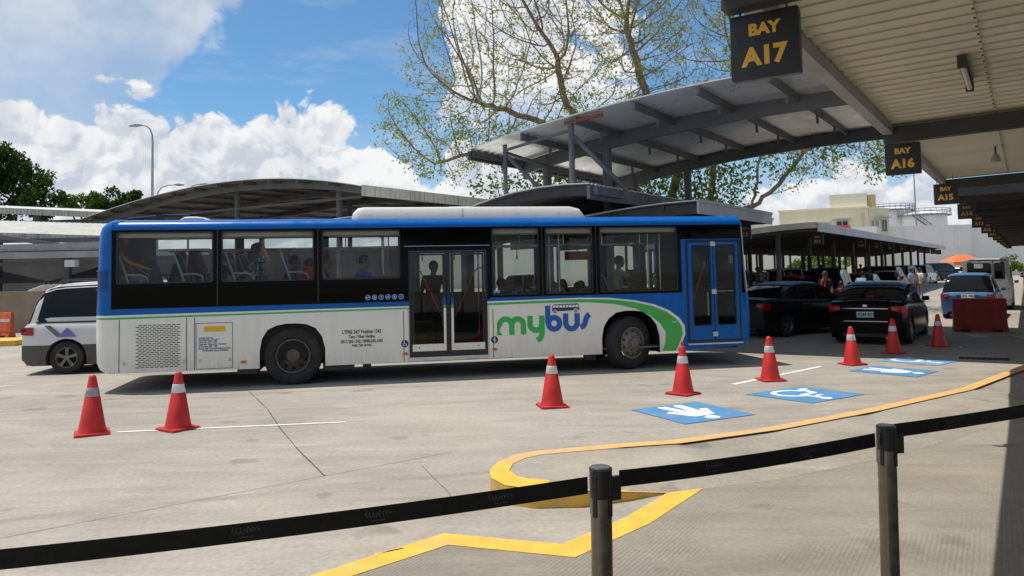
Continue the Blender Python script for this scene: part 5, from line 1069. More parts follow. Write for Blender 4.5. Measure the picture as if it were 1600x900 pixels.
MB().bar((-1.90, .0, .93), (-1.86, -.32, 1.02), .012, .012).build('wiper', BLKP, hb); MB().box(-1.94, -1.925, -.34, .34, .80, .83).build('tailgate_trim', PBL, hb, bevel=.006)
MB().box(-1.945, -1.93, -.055, .055, .845, .885).build('badge', CHR, hb, bevel=.008)
MB().box(-2.25, -2.235, -.05, .05, .90, .955).build('badge', CHR, s_, bevel=.01)
bv = car('boxvan', 4.3, 1.66, 2.03, PVW, (20.0, 32.55, 0), hA-.01, 'boxy dull white van with a split rear door, behind the blue hatchback', 'van', 'cars in the lane', rw=.32, ptext='XCD 912', tail=dict(pz=.24))
xr = -2.15
for y0, y1 in ((-.16, .62), (-.60, -.30)):
    f = MB().plate([rrect(y0-.03, y1+.03, 1.23, 1.87, .07)], xr-.022, xr+.04, 'yz').build('rear_window', BLKP, bv); MB().plate([rrect(y0, y1, 1.26, 1.84, .05)], xr-.03, xr-.022, 'yz').build('pane', CGL, f)
MB().plate([rect(-.83, .83, .46, 1.23)], xr-.02, xr+.05, 'yz').plate([rect(-.80, .80, 1.20, 1.95), rrect(-.19, .65, 1.20, 1.90, .05), rrect(-.63, -.27, 1.20, 1.90, .05)], xr-.018, xr+.05, 'yz').build('rear_door', PVW, bv)
MB().box(xr-.028, xr-.02, -.245, -.225, .5, 1.95).box(xr-.028, xr-.02, -.6, .6, .44, .455).build('seam', BLKP, bv); MB().box(xr-.036, xr-.031, .10, .40, 1.66, 1.83).build('notice', PLT, bv)
# silver van on the left, behind the rear of the bus
VL = mat('van_lower_grey', (.085, .08, .07), .6, 0, .4, .15, 2)
vn = car('van', 4.75, 1.80, 1.86, PSV, (-7.82, 17.02, 0), R(8), 'silver van with dark windows and grey lower trim, partly behind the bus', 'van', 'cars in the lane', rw=.335, lower=VL, rim=mat('dusty_pale_rim', (0.20, 0.18, 0.15), 0.6, 0.3, 0.4, 0.35, 8), tail=dict(handle=PSV))
hwv = .90; y_ = -hwv*1.0-.004
MB().plate([[(-1.92, 1.00), (-1.80, 1.00), (-1.55, .76), (-1.67, .76)]], y_-.002, y_).build('decal', mat('decal_grey', (.13, .13, .14), .5), vn)
MB().plate([[(-1.62, .80), (-1.48, .95), (-1.30, .76), (-1.66, .76)]], y_-.004, y_-.0022).build('decal', mat('decal_violet', (.16, .14, .42), .5), vn)
MB().tube([(-1.75, -.62, 1.88), (-1.55, -.62, 1.925), (.9, -.62, 1.93), (1.1, -.62, 1.88)], .018, 8).tube([(-1.75, .62, 1.88), (-1.55, .62, 1.925), (.9, .62, 1.93), (1.1, .62, 1.88)], .018, 8).build('roof_rail', BLKP, vn)
MB().add([(-2.32, -.70, 1.73), (-2.32, .70, 1.73), (-2.02, .72, 1.84), (-2.02, -.72, 1.84), (-2.34, -.70, 1.70), (-2.34, .70, 1.70), (-2.02, .72, 1.80), (-2.02, -.72, 1.80)], [(0, 1, 2, 3), (7, 6, 5, 4), (0, 4, 5, 1), (1, 5, 6, 2), (2, 6, 7, 3), (3, 7, 4, 0)]).build('spoiler', PSV, vn, bevel=.01)
MB().box(-2.10, -.75, -hwv*.925-.01, -hwv*.90, 1.045, 1.075).build('slide_rail', BLKP, vn)
# the van showing its windscreen, beside the front of the bus
car('van', 4.7, 1.80, 1.97, PGR, (7.3, 28.8, 0), hA+math.pi+.35, 'grey van facing us with a wide pale windscreen, just right of the bus nose', 'van', 'cars in the lane', rw=.33, det=1, glassm=mat('bright_windscreen', (.10, .13, .16), .08, 0, .9))
car('hatch', 3.8, 1.65, 1.50, PRD, (12.0, 33.2, 0), hA, 'small orange red car under the canopy behind the dark sedan', group='cars in the lane', det=1)
far = [('suv', PB, (14.4, 35.2), hA+.05, 'big black off-road car under the canopy left of the red vested people'), ('sedan', PGR, (18.2, 40.5), hA, 'grey sedan behind the black sedan, its tail under the boarding canopy'),
       ('hatch', PBE, (22.6, 46.5), hA, 'pale beige car beside the boarding canopy, nearest of the pale ones'), ('suv', PGR, (25.0, 51.5), hA, 'grey car in the middle of the kerbside queue'),
       ('suv', PBE, (27.0, 57.5), hA, 'beige car in the kerbside queue just before the white ones'), ('suv', PWH, (32.3, 63.8), hA-.12, 'white sport utility car in the kerbside queue, largest of the white ones'),
       ('suv', PWH, (37.8, 71.5), hA-.1, 'second white car in the kerbside queue, behind the largest white one'), ('van', PDG, (46.0, 83.5), hA-.5, 'dark grey car turning at the far end of the kerbside queue'),
       ('hatch', PBE, (52.0, 90), hA-.2, 'tiny pale car beside the orange tent'), ('suv', PWH, (13.2, 44.5), 0.1, 'white car beyond the boarding canopy, seen between its first columns'),
       ('suv', PWH, (16.6, 45.5), .1, 'white car with a red lower edge beyond the boarding canopy'), ('suv', PRD, (27.6, 40.3), hA, 'red car at the right edge behind the white van'), ('suv', PDG, (33.0, 48.5), hA, 'dark roofed car at the right edge beyond the red one'),
       ('sedan', PWH, (6.2, 46), .2, 'white sedan far behind the bus windows'), ('suv', PGR, (1.5, 45), .1, 'grey car far behind the bus windows')]
for i, (kd, pm, (x, y), rz, lb) in enumerate(far):
    car(kd, {'suv': 4.6, 'van': 4.8, 'hatch': 3.8, 'sedan': 4.4}[kd], 1.8, {'suv': 1.76, 'van': 1.9, 'hatch': 1.5, 'sedan': 1.45}[kd], pm, (x, y, 0), rz, lb, group='cars in the lane', det=1, rw=.35)

# ============================================================= PEOPLE
SKIN = mat('skin', (.30, .155, .085), .5, 0, .4, .08, 30); SKIN2 = mat('skin_light', (.42, .24, .15), .5, 0, .4, .08, 30); HAIR = mat('black_hair', (.010, .008, .007), .5, 0, .4, .3, 60)
def cloth(n, c): return mat(n, c, .85, 0, .3, .18, 14, .15, 60)
def ellip(c, r_, n=10):
    vs = [(c[0], c[1], c[2]-r_[2])]; fs = []
    for i in range(1, n):
        p = -math.pi/2+math.pi*i/n
        for j in range(n+2): t = 2*math.pi*j/(n+2); vs.append((c[0]+r_[0]*math.cos(p)*math.cos(t), c[1]+r_[1]*math.cos(p)*math.sin(t), c[2]+r_[2]*math.sin(p)))
    vs.append((c[0], c[1], c[2]+r_[2])); m = n+2
    for j in range(m): fs.append((0, 1+(j+1) % m, 1+j)); fs.append((len(vs)-1, len(vs)-1-m+j, len(vs)-1-m+(j+1) % m))
    for i in range(n-2):
        for j in range(m): a = 1+i*m+j; b_ = 1+i*m+(j+1) % m; fs.append((a, b_, b_+m, a+m))
    return vs, fs
def fuse(prims, mats, name, parent, vox=.016, sm=3):
    """prims: ('c', p, q, rp, rq, mi) capsules or ('e', c, r, mi) ellipsoids -> one continuous skin"""
    mb = MB(); seg = []
    for p in prims:
        if p[0] == 'c':
            a, b_ = Vector(p[1]), Vector(p[2]); mb.tube([a, b_], [p[3], p[4]], 10); mb.add(*ellip(a, (p[3],)*3, 8)); mb.add(*ellip(b_, (p[4],)*3, 8)); seg.append((a, b_, p[3], p[4], p[5], None))
        else: mb.add(*ellip(p[1], p[2])); c_ = Vector(p[1]); seg.append((c_, c_, 0, 0, p[3], Vector(p[2])))
    o = mb.build('tmp', mats); m_ = o.modifiers.new('r', 'REMESH'); m_.mode = 'VOXEL'; m_.voxel_size = vox; m_.use_smooth_shade = True
    s_ = o.modifiers.new('s', 'SMOOTH'); s_.iterations = sm; s_.factor = .5
    me = bpy.data.meshes.new_from_object(o.evaluated_get(bpy.context.evaluated_depsgraph_get())); bpy.data.objects.remove(o)
    n = len(me.polygons); cen = np.empty(n*3); me.polygons.foreach_get('center', cen); cen = cen.reshape(-1, 3); best = np.full(n, 1e9); mi = np.zeros(n, int)
    for a, b_, ra, rb, k_, er in seg:
        a = np.array(a); b_ = np.array(b_)
        if er is not None: d = (np.linalg.norm((cen-a)/np.array(er), axis=1)-1)*min(er)
        else:
            ab = b_-a; t = np.clip(((cen-a)@ab)/max(ab@ab, 1e-9), 0, 1); d = np.linalg.norm(cen-(a+t[:, None]*ab), axis=1)-(ra+(rb-ra)*t)
        k2 = d < best; best[k2] = d[k2]; mi[k2] = k_
    me.materials.clear(); [me.materials.append(x) for x in mats]; me.polygons.foreach_set('material_index', mi.tolist()); me.polygons.foreach_set('use_smooth', [True]*n); me.update(); me.name = name
    o = bpy.data.objects.new(name, me); COL.objects.link(o)
    if parent: o.parent = parent
    return o
def hand(P, w, d, up, mi=0, side=1, spread=.0, k=1.0):
    """palm, four unequal bent fingers and a thumb from wrist w along d"""
    d = Vector(d).normalized(); up = Vector(up); up = (up-d*up.dot(d)).normalized(); s_ = d.cross(up)*side; w = Vector(w)
    pc = w+d*.05*k; P.append(('c', w+d*.02*k+s_*.012, w+d*.08*k+s_*.018, .022*k, .020*k, mi)); P.append(('c', w+d*.02*k-s_*.012, w+d*.075*k-s_*.022, .022*k, .019*k, mi))
    for i, (o_, l_) in enumerate(((.030, .062), (.010, .072), (-.010, .066), (-.030, .050))):
        a = w+d*.082*k+s_*o_*k; dd = (d+s_*spread*(o_*14)).normalized(); b_ = a+dd*l_*.55*k; c_ = b_+(dd*.8-up*.35).normalized()*l_*.5*k
        P.append(('c', a, b_, .0095*k, .009*k, mi)); P.append(('c', b_, c_, .009*k, .0078*k, mi))
    a = w+d*.03*k+s_*.028*k; b_ = a+(d*.6+s_*.8).normalized()*.035*k; P.append(('c', a, b_, .013*k, .011*k, mi)); P.append(('c', b_, b_+(d*.9+s_*.2).normalized()*.028*k, .0105*k, .009*k, mi))
def person(loc, rz, label, pose='stand', shirt=None, pants=None, skin=SKIN, hair='short', seat=.45, lean=.05, lh=None, rh=None, vest=None, cap=None, H=1.68, group=None, vox=.017, turn=0.0, nod=0.0, item=None, zoff=0.0, sleeve=.5, dress=False):
    """forward is +x, left is +y; lh/rh are hand targets; mats 0 skin, 1 shirt, 2 trousers, 3 shoes"""
    k = H/1.68; e = empty('person', (loc[0], loc[1], loc[2]), rz, label, 'person', group); P = []
    hipz = (.90*k if pose == 'stand' else seat+.09); hip = Vector((0, 0, hipz)); ld = Vector((math.sin(lean), 0, math.cos(lean)))
    wa = hip+ld*.20*k; ch = hip+ld*.40*k; nk = hip+ld*.54*k; hd = hip+ld*.545*k+Vector((.03+.02*nod, 0, .135*k-.02*nod))
    P.append(('e', hip+Vector((0, 0, .02)), (.115*k, .165*k, .12*k), 2)); P.append(('c', hip+ld*.06, wa, .115*k, .118*k, 1)); P.append(('c', wa+Vector((0, -.045, 0)), ch+Vector((0, -.06, 0)), .105*k, .108*k, 1)); P.append(('c', wa+Vector((0, .045, 0)), ch+Vector((0, .06, 0)), .105*k, .108*k, 1))
    P.append(('c', ch+Vector((0, -.15*k, .06)), ch+Vector((0, .15*k, .06)), .07*k, .07*k, 1)); P.append(('c', nk-ld*.02, hd-Vector((.01, 0, .04)), .052*k, .05*k, 0))
    ct, st_ = math.cos(turn), math.sin(turn); F = Vector((ct, st_, -.25*nod)).normalized(); Sd = Vector((-st_, ct, 0))
    hp = lambda f, s2, z: hd+F*f*k+Sd*s2*k+Vector((0, 0, z*k))
    P += [('e', hd, (.098*k, .078*k, .115*k), 0), ('c', hp(.045, 0, -.07), hp(.06, 0, -.085), .045*k, .036*k, 0), ('c', hp(.088, 0, .005), hp(.108, 0, -.022), .011*k, .016*k, 0), ('c', hp(.0, .078, -.01), hp(-.01, .084, .015), .013, .015, 0), ('c', hp(.0, -.078, -.01), hp(-.01, -.084, .015), .013, .015, 0), ('c', hp(.085, -.018, -.058), hp(.085, .018, -.058), .010, .010, 0)]
    for sy, tgt in ((1, lh), (-1, rh)):
        sh = ch+Vector((0, sy*.185*k, .07)); U_, L_ = .29*k, .25*k
        tg = Vector(tgt) if tgt is not None else (Vector((.06, sy*.26, hipz-.12)) if pose == 'stand' else Vector((.34, sy*.12, hipz+.10)))
        dv = tg-sh; dl = min(dv.length, (U_+L_)*.985); dn = dv.normalized(); wr = sh+dn*dl; c_ = (U_*U_+dl*dl-L_*L_)/(2*dl); h_ = math.sqrt(max(0, U_*U_-c_*c_)); pole = Vector((-.35, sy*.35, -1)); pole = (pole-dn*pole.dot(dn)).normalized(); el = sh+dn*c_+pole*h_
        mid = sh+(el-sh)*sleeve*1.2 if sleeve < .9 else el
        P.append(('c', sh, mid, .060*k, .050*k, 1)); P.append(('c', mid, el, .046*k, .038*k, 0 if sleeve < .9 else 1)); P.append(('c', el, wr, .038*k, .026*k, 0 if sleeve < .95 else 1)); hand(P, wr, (wr-el).normalized()+Vector((0.15, 0, 0)), (0, 0, 1), 0, sy, .6 if tgt is not None else 0, k)
        hj = hip+Vector((0, sy*.09*k, 0))
        if pose == 'stand': kn = Vector((.03, sy*.10, .49*k)); an = Vector((-.01, sy*.10, .08)); 
        elif pose == 'walk': kn = Vector((.13*sy+.04, sy*.09, .50*k)); an = Vector((.24*sy-.03, sy*.09, .09+(0 if sy > 0 else .06)))
        else: kn = Vector((.43*k, sy*.12, hipz-.01)); an = Vector((.43*k+.04, sy*.12, max(hipz-.46*k, .07) if zoff == 0 else hipz-.46*k))
        P.append(('c', hj, kn, .085*k, .060*k, 2)); P.append(('c', kn, an, .058*k, .042*k, 2)); P.append(('c', an+Vector((-.02, 0, -.035)), an+Vector((.15, 0, -.045)), .042, .034, 3))
    body = fuse(P, [skin, shirt, pants, mat('dark_shoe', (.02, .018, .016), .6)], 'body', e, vox)
    if vox < .02 or True:
        b = MB()
        for sy in (-.033, .033): b.add(*ellip(hp(.083, sy, .012), (.010, .014, .007), 6))
        b.build('eyes', HAIR, e)
    HP = [('e', hd+Vector((-.012*ct, -.012*st_, .022)), (.108*k, .090*k, .112*k), 0)]
    if hair == 'long': HP += [('c', hp(-.06, 0, .04), hp(-.085, 0, -.16), .075*k, .065*k, 0), ('c', hp(-.02, .07, .02), hp(-.03, .075, -.13), .03, .028, 0), ('c', hp(-.02, -.07, .02), hp(-.03, -.075, -.13), .03, .028, 0)]
    if hair == 'tied': HP += [('c', hp(-.10, 0, .06), hp(-.13, 0, .02), .045*k, .04*k, 0)]
    h_ = fuse(HP, [HAIR], 'hair', e, .012, 2); me = h_.data       # cut the face free
    bm = bmesh.new(); bm.from_mesh(me); dl = [v for v in bm.verts if (v.co-hd).dot(F) > .045*k and v.co.z < hd.z+.065*k] ; dl += [v for v in bm.verts if hair == 'short' and v.co.z < hd.z-.045*k and v not in dl]; bmesh.ops.delete(bm, geom=list(set(dl)), context='VERTS'); bm.to_mesh(me); bm.free()
    if cap:
        b = MB(); rr2 = [[tuple(hp(.112*math.cos(p)*math.cos(t)-.01, .095*math.cos(p)*math.sin(t), .035+.105*math.sin(p))) for t in np.linspace(0, 2*math.pi, 15)] for p in np.linspace(0, 1.55, 6)]
        b.grid(rr2); b.grid([[tuple(hp(.09+.085*math.cos(t)*f, .08*math.sin(t), .045-.012*f)) for t in np.linspace(-1.5, 1.5, 9)] for f in (0, .5, 1)]); b.build('cap', cap, e, 50)
    if vest:    # reflective strips follow the torso
        for sy in (-1, 1):
            MB().tube([ch+Vector((-.10, sy*.08, .13)), ch+Vector((.02, sy*.09, .155)), ch+Vector((.118, sy*.075, .04)), wa+Vector((.125, sy*.06, 0)), hip+Vector((.125, sy*.06, .04))], [.018]*5, 8).tube([ch+Vector((-.10, sy*.08, .13)), wa+Vector((-.118, sy*.02, .05)), hip+Vector((-.12, -sy*.05, .05))], [.018]*3, 8).build('vest_strap', vest, e, 50)
        MB().lathe([(.128, -.03), (.132, 0), (.128, .03)], 20, 'z', tuple(wa)).build('vest_belt', vest, e, 50)
    return e
def inbus(s_, y, z=0.0): return BO+Vector((s_*math.cos(BYAW)-y*math.sin(BYAW), s_*math.sin(BYAW)+y*math.cos(BYAW), z))
CK = cloth
SH = dict(grey=CK('grey_shirt', (.14, .15, .18)), black=CK('black_shirt', (.015, .015, .017)), blue=CK('royal_blue_shirt', (.03, .09, .42)), mar=CK('maroon_shirt', (.16, .03, .03)), khaki=CK('khaki_shirt', (.42, .40, .33)), white=CK('white_shirt', (.62, .62, .60)), lblue=CK('light_blue_shirt', (.30, .40, .55)), green=CK('green_shirt', (.03, .16, .07)), red=CK('red_shirt', (.45, .03, .03)), pink=CK('pink_shirt', (.50, .22, .25)), jean=CK('blue_jeans', (.05, .07, .13)), dk=CK('dark_trousers', (.02, .02, .024)), lj=CK('pale_grey_trousers', (.22, .23, .27)))
def patterned():
    m = bpy.data.materials.new('flower_print_shirt'); m.use_nodes = True; k = NT(m.node_tree); b = m.node_tree.nodes['Principled BSDF']; oc = k.n('ShaderNodeTexCoord').outputs['Object']
    v = k.voro(oc, 22); k.link(k.mix(k.mr(v.outputs[0], .35, .5), (.30, .34, .36, 1), (.02, .025, .035, 1)), b.inputs['Base Color']); b.inputs['Roughness'].default_value = .85; return m
FLW = patterned()
gb = 'passengers inside the bus'
def rider(s_, y, zh, label, rz=0.0, **kw):
    """seated rider whose head centre is at height zh"""
    st_ = zh-.135-.545-.09; k_ = kw.get('H', 1.68)/1.68; st_ = zh-(.135+.545)*k_-.09
    return person(inbus(s_, y, 0), BYAW+rz, label, 'sit', seat=st_, zoff=1, group=gb, **kw)
rider(-2.98, .42, 2.60, 'passenger at the rear bus window in a grey shirt, bare forearm resting forward', shirt=SH['grey'], pants=SH['lj'], lh=(.42, .1, 2.02), rh=(.50, -.18, 2.10), lean=.08)
rider(-2.42, 1.9, 2.36, 'dark silhouetted passenger on the far side of the rearmost bus window', shirt=SH['black'], pants=SH['dk'], lean=.25, hair='short', turn=-.5)
rider(-1.33, .42, 2.27, 'boy in a dark cap bent over his phone at the second pillar', shirt=SH['black'], pants=SH['jean'], skin=SKIN2, H=1.5, lh=(.42, .05, 1.98), rh=(.44, -.06, 1.98), lean=.30, nod=1.2, cap=mat('navy_cap', (.02, .03, .08), .7))
w_ = rider(-.72, .42, 2.40, 'long haired woman in a flower print blouse with her hand raised to her head', shirt=FLW, pants=SH['dk'], skin=SKIN2, hair='long', rh=(.20, -.06, 2.42), lh=(.35, .1, 1.95), vox=.011, turn=.25, lean=.12)
rider(-1.95, 1.2, 2.33, 'passenger in a brown top on the far side of the first window', shirt=SH['mar'], pants=SH['dk'], lean=.15, hair='long')
rider(-1.0, 1.9, 2.30, 'passenger in white on the far side, between the first two windows', shirt=SH['white'], pants=SH['dk'], lean=.1)
rider(-.28, 1.15, 2.22, 'passenger in a maroon shirt beside the woman with the raised hand', shirt=SH['mar'], pants=SH['dk'], lean=.35, rh=(.45, -.1, 1.95), nod=.6)
rider(.12, 1.5, 2.13, 'dark haired passenger in black behind the third window pillar', shirt=SH['black'], pants=SH['dk'], lean=.1)
rider(.40, .95, 2.18, 'passenger in dark clothes with a shoulder bag just right of the window pillar', shirt=SH['black'], pants=SH['dk'], lean=.2)
rider(1.10, .55, 2.17, 'man in a bright blue shirt leaning forward at the third window', shirt=SH['blue'], pants=SH['dk'], lh=(.55, .05, 1.86), rh=(.60, -.08, 1.88), lean=.22)
e = empty('backpack', inbus(.26, .55, 1.78), BYAW, 'bright red backpack on a lap at the third window pillar', 'bag')
MB().add([(x*.15*(1 if z < .2 else .8), y*.11, z) for z in (0, .1, .2, .3) for x, y in ((-1, -.7), (-.6, -1), (.6, -1), (1, -.7), (1, .7), (.6, 1), (-.6, 1), (-1, .7))], [tuple(8*i+j for j in (a, (a+1) % 8))+tuple(8*(i+1)+j for j in ((a+1) % 8, a)) for i in range(3) for a in range(8)]+[tuple(range(24, 32))]).build('bag_body', SH['red'], e, 60, bevel=.01); MB().tube([(-.08, -.09, .28), (-.1, -.16, .2), (-.08, -.12, .05)], .012, 6).build('bag_strap', BLACK, e)
person(inbus(2.55, 1.05, .43), BYAW+1.0, 'man in dark clothes standing inside the middle bus door', 'stand', shirt=SH['black'], pants=SH['dk'], group=gb, H=1.70, rh=(.25, -.2, 1.35), sleeve=.6)
for s_, zh, hr, c_, lb in ((4.02, 1.66, 'short', 'black', 'short haired passenger low in the window right of the middle door'), (4.62, 1.70, 'long', 'black', 'long haired passenger low in the window, beside the window pillar'), (5.35, 1.60, 'short', 'dk', 'passenger low behind the fifth window, in a dark top'), (5.75, 1.56, 'tied', 'mar', 'passenger with tied hair in the window behind the driver')): rider(s_, 1.95, zh, lb, shirt=SH[c_], pants=SH['dk'], hair=hr)
rider(6.45, 1.55, 2.07, 'bus driver in a pale khaki shirt and dark cap behind the front side window', shirt=SH['khaki'], pants=SH['dk'], cap=mat('black_cap', (.02, .02, .022), .7), lh=(.62, .15, 1.62), rh=(.62, -.15, 1.62), lean=.12)
VEST = mat('red_reflective_vest', (.72, .05, .03), .5)
gp = 'people waiting and walking under the boarding canopy'
person((10.75, 26.6, 0), hA+2.6, 'traffic warden in black with a red reflective harness, left of the black sedan', 'stand', shirt=SH['black'], pants=SH['dk'], vest=VEST, group=gp, rh=(.30, -.15, 1.2), cap=mat('black_cap', (.02, .02, .022), .7))
person((11.6, 27.4, 0), hA+.4, 'second traffic warden in a red reflective harness behind the first one', 'walk', shirt=SH['black'], pants=SH['dk'], vest=VEST, group=gp)
person((13.6, 30.6, 0), hA-.6, 'stooping person in a light blue shirt above the roof of the black sedan', 'stand', shirt=SH['lblue'], pants=SH['jean'], group=gp, lean=.5, sleeve=1)
person((18.6, 37.0, 0), hA+1.2, 'person in a red reflective vest walking in front of the queue of cars', 'walk', shirt=SH['red'], pants=SH['dk'], vest=mat('orange_strip', (.8, .25, .05), .5), group=gp)
person((19.1, 37.2, 0), hA-1.9, 'person in a light blue shirt beside the one in the red vest', 'stand', shirt=SH['lblue'], pants=SH['jean'], group=gp)
person((19.6, 37.9, 0), hA+.8, 'woman in a pink top among the people at the queue of cars', 'stand', shirt=SH['pink'], pants=SH['jean'], group=gp, hair='long')
person((20.2, 38.5, 0), hA-.8, 'person in a white shirt at the right end of the group by the cars', 'stand', shirt=SH['white'], pants=SH['lj'], group=gp)
person((8.9, 31.8, 0), hA+2, 'person in black behind the small orange red car', 'stand', shirt=SH['black'], pants=SH['dk'], group=gp)
person((12.4, 34.8, 0), hA-2, 'person in pale blue beside the orange red car', 'stand', shirt=SH['lblue'], pants=SH['dk'], group=gp)
for i, (u, t, c_, ps, lb) in enumerate(((-6.9, 33.2, 'green', 'stand', 'person in dark green at the first column of the farther boarding canopy'), (-6.8, 35.4, 'white', 'walk', 'person in white walking between the columns and the grey sedan'), (-7.1, 38.3, 'black', 'stand', 'person in black by the second column of the farther boarding canopy'), (-6.7, 42.5, 'lblue', 'walk', 'person in light blue walking by the kerbside queue'), (-7.2, 45.8, 'mar', 'stand', 'person in maroon by the kerbside queue'), (-5.0, 40.0, 'grey', 'walk', 'person in grey crossing behind the red vested one'))):
    person(UT(u, t, .22 if u < -7.4 else 0), hA+i*1.9, lb, ps, shirt=SH[c_], pants=SH[('jean', 'dk', 'lj')[i % 3]], group=gp, vox=.022, hair=('short', 'long')[i % 2], H=1.62+.03*(i % 4))
names = ['white', 'black', 'green', 'lj', 'grey', 'mar', 'khaki', 'black', 'dk', 'pink', 'black', 'grey', 'lblue', 'black', 'mar', 'white', 'black', 'green']
desc = dict(white='white', black='black', green='dark green', lj='pale grey', grey='grey', mar='maroon', khaki='khaki', dk='charcoal', pink='pink', lblue='light blue')
plat = empty('waiting_platform', UT(-14.0, 31.5, 0), YAW, 'raised concrete waiting platform below the boarding canopy', 'platform'); MB().box(0, 6.6, 0, 54, 0, .22).build('slab', PAVE, plat)
rp = random.Random(5); protos = {}
for i, c_ in enumerate(names):
    t = 33.0+i*1.62+rp.uniform(-.3, .3); u = -8.6-rp.uniform(0, 3.8); ps = ('stand', 'walk', 'stand')[i % 3]
    if i < 9:
        pr_ = person(UT(u, t, .22), rp.uniform(0, 6.28), 'waiting person in %s under the boarding canopy, number %d from the near end' % (desc[c_], i+1), ps, shirt=SH[c_], pants=SH[('dk', 'jean', 'lj')[i % 3]], group=gp, vox=.024, hair=('short', 'long', 'tied')[i % 3], H=1.6+.02*(i % 6))
        protos[i] = pr_
    else: dup(protos[i-9], UT(u, t, .22), rp.uniform(0, 6.28), 'waiting person in %s far along the boarding canopy, number %d from the near end' % (desc[names[i-9]], i+1), gp)

# ============================================================= TREES
BARK = mat('tree_bark', (.21, .165, .125), .9, 0, .2, .4, 3, .5, 20)
def leafmat(n, c1, c2):
    m = bpy.data.materials.new(n); m.use_nodes = True; k = NT(m.node_tree); m.node_tree.nodes.clear()
    p = k.n('ShaderNodeNewGeometry').outputs['Position']; f = k.mr(k.noise(p, 1.1, 4, .7), .35, .65); col_ = k.mix(f, c4(c1), c4(c2))
    d = k.n('ShaderNodeBsdfDiffuse'); t = k.n('ShaderNodeBsdfTranslucent'); k.link(col_, d.inputs[0]); k.link(k.mix(1.0, col_, (1.15, 1.25, .7, 1), 'MULTIPLY'), t.inputs[0])
    mx = k.n('ShaderNodeMixShader'); mx.inputs[0].default_value = .45; k.link(d.outputs[0], mx.inputs[1]); k.link(t.outputs[0], mx.inputs[2]); o = k.n('ShaderNodeOutputMaterial'); k.link(mx.outputs[0], o.inputs[0]); return m
LF1 = leafmat('sparse_leaves', (.13, .20, .035), (.36, .33, .085)); LF2 = leafmat('dark_leaves', (.028, .06, .014), (.06, .10, .026)); LF3 = leafmat('mid_leaves', (.075, .14, .03), (.17, .22, .055))
def leaves(pts, size, rng, droop=.3):
    n = len(pts); a = rng.normal(size=(n, 3)); a[:, 2] -= droop; a /= np.linalg.norm(a, axis=1)[:, None]; b = rng.normal(size=(n, 3)); b -= (b*a).sum(1)[:, None]*a; b /= np.linalg.norm(b, axis=1)[:, None]
    s_ = size*(.6+.8*rng.random(n))[:, None]; v = np.stack([pts, pts+a*s_*.5+b*s_*.28, pts+a*s_, pts+a*s_*.5-b*s_*.28], 1).reshape(-1, 3); return v, np.arange(4*n).reshape(-1, 4)
def mesh_np(name, v, f, m, parent):
    me = bpy.data.meshes.new(name); me.vertices.add(len(v)); me.vertices.foreach_set('co', v.ravel()); me.loops.add(f.size); me.loops.foreach_set('vertex_index', f.ravel().astype(np.int32)); me.polygons.add(len(f)); me.polygons.foreach_set('loop_start', np.arange(0, f.size, f.shape[1], dtype=np.int32)); me.update(calc_edges=True); me.validate()
    me.materials.append(m); o = bpy.data.objects.new(name, me); COL.objects.link(o); o.parent = parent; return o
def colonize(seed_paths, attr, step, infl, kill, iters, rng, bias=(0, 0, .0)):
    nodes = []; par = []
    for path in seed_paths:
        prev = -1
        if path[0] is not None and nodes: d = [np.linalg.norm(np.array(path[0])-q) for q in nodes]; prev = int(np.argmin(d))
        for i in range(len(path)-1):
            a, b_ = np.array(path[i], float), np.array(path[i+1], float); L = np.linalg.norm(b_-a); m = max(1, int(L/step))
            for j in range((0 if (i == 0 and prev == -1) else 1), m+1):
                jit = rng.normal(size=3)*.04; nodes.append(a+(b_-a)*j/m+(jit if 0 < j < m else 0)); par.append(prev); prev = len(nodes)-1
    nodes = nodes; P = np.array(nodes); dmin = np.full(len(attr), 1e9); near = np.zeros(len(attr), int); alive = np.ones(len(attr), bool); done = 0
    for it in range(iters):
        new = P[done:]
        if len(new):
            d = np.linalg.norm(attr[:, None, :]-new[None], axis=2); j = d.argmin(1); dd = d[np.arange(len(attr)), j]; k = dd < dmin; dmin[k] = dd[k]; near[k] = j[k]+done
        done = len(P); alive &= dmin > kill; act = alive & (dmin < infl)
        if not act.any(): break
        idx = near[act]; vec = attr[act]-P[idx]; vec /= np.linalg.norm(vec, axis=1)[:, None]
        acc = np.zeros((len(P), 3)); np.add.at(acc, idx, vec); u = np.unique(idx); dv = acc[u]; dv += rng.normal(size=dv.shape)*.25+np.array(bias); dv /= np.linalg.norm(dv, axis=1)[:, None]+1e-9
        newp = P[u]+dv*step; P = np.vstack([P, newp]); par += list(u)
    return P, par
def branch_mesh(P, par, tip, power, name, m, parent, rmax=None):
    n = len(P); kids = [[] for _ in range(n)]; r_ = np.zeros(n)
    for i, p in enumerate(par):
        if p >= 0: kids[p].append(i)
    for i in range(n-1, -1, -1): r_[i] = tip if not kids[i] else sum(r_[c_]**power for c_ in kids[i])**(1/power)
    # parents always precede children, so one backward pass is enough
    mb = MB(); stack = [i for i, p in enumerate(par) if p < 0]; starts = [(None, i) for i in stack]
    while starts:
        p0, i = starts.pop(); ch = ([P[p0]] if p0 is not None else [])+[P[i]]; rr_ = ([min(r_[p0], r_[i]*1.25)] if p0 is not None else [])+[r_[i]]; cur = i
        while kids[cur]:
            ks = sorted(kids[cur], key=lambda q: -r_[q])
            for o_ in ks[1:]: starts.append((cur, o_))
            cur = ks[0]; ch.append(P[cur]); rr_.append(r_[cur])
        if len(ch) > 1: mb.tube(ch, [float(x) for x in rr_], 9 if max(rr_) > .09 else 5 if max(rr_) > .025 else 3, cap=False)
    o = mb.build(name, m, parent, 60, fix=False); return r_, kids
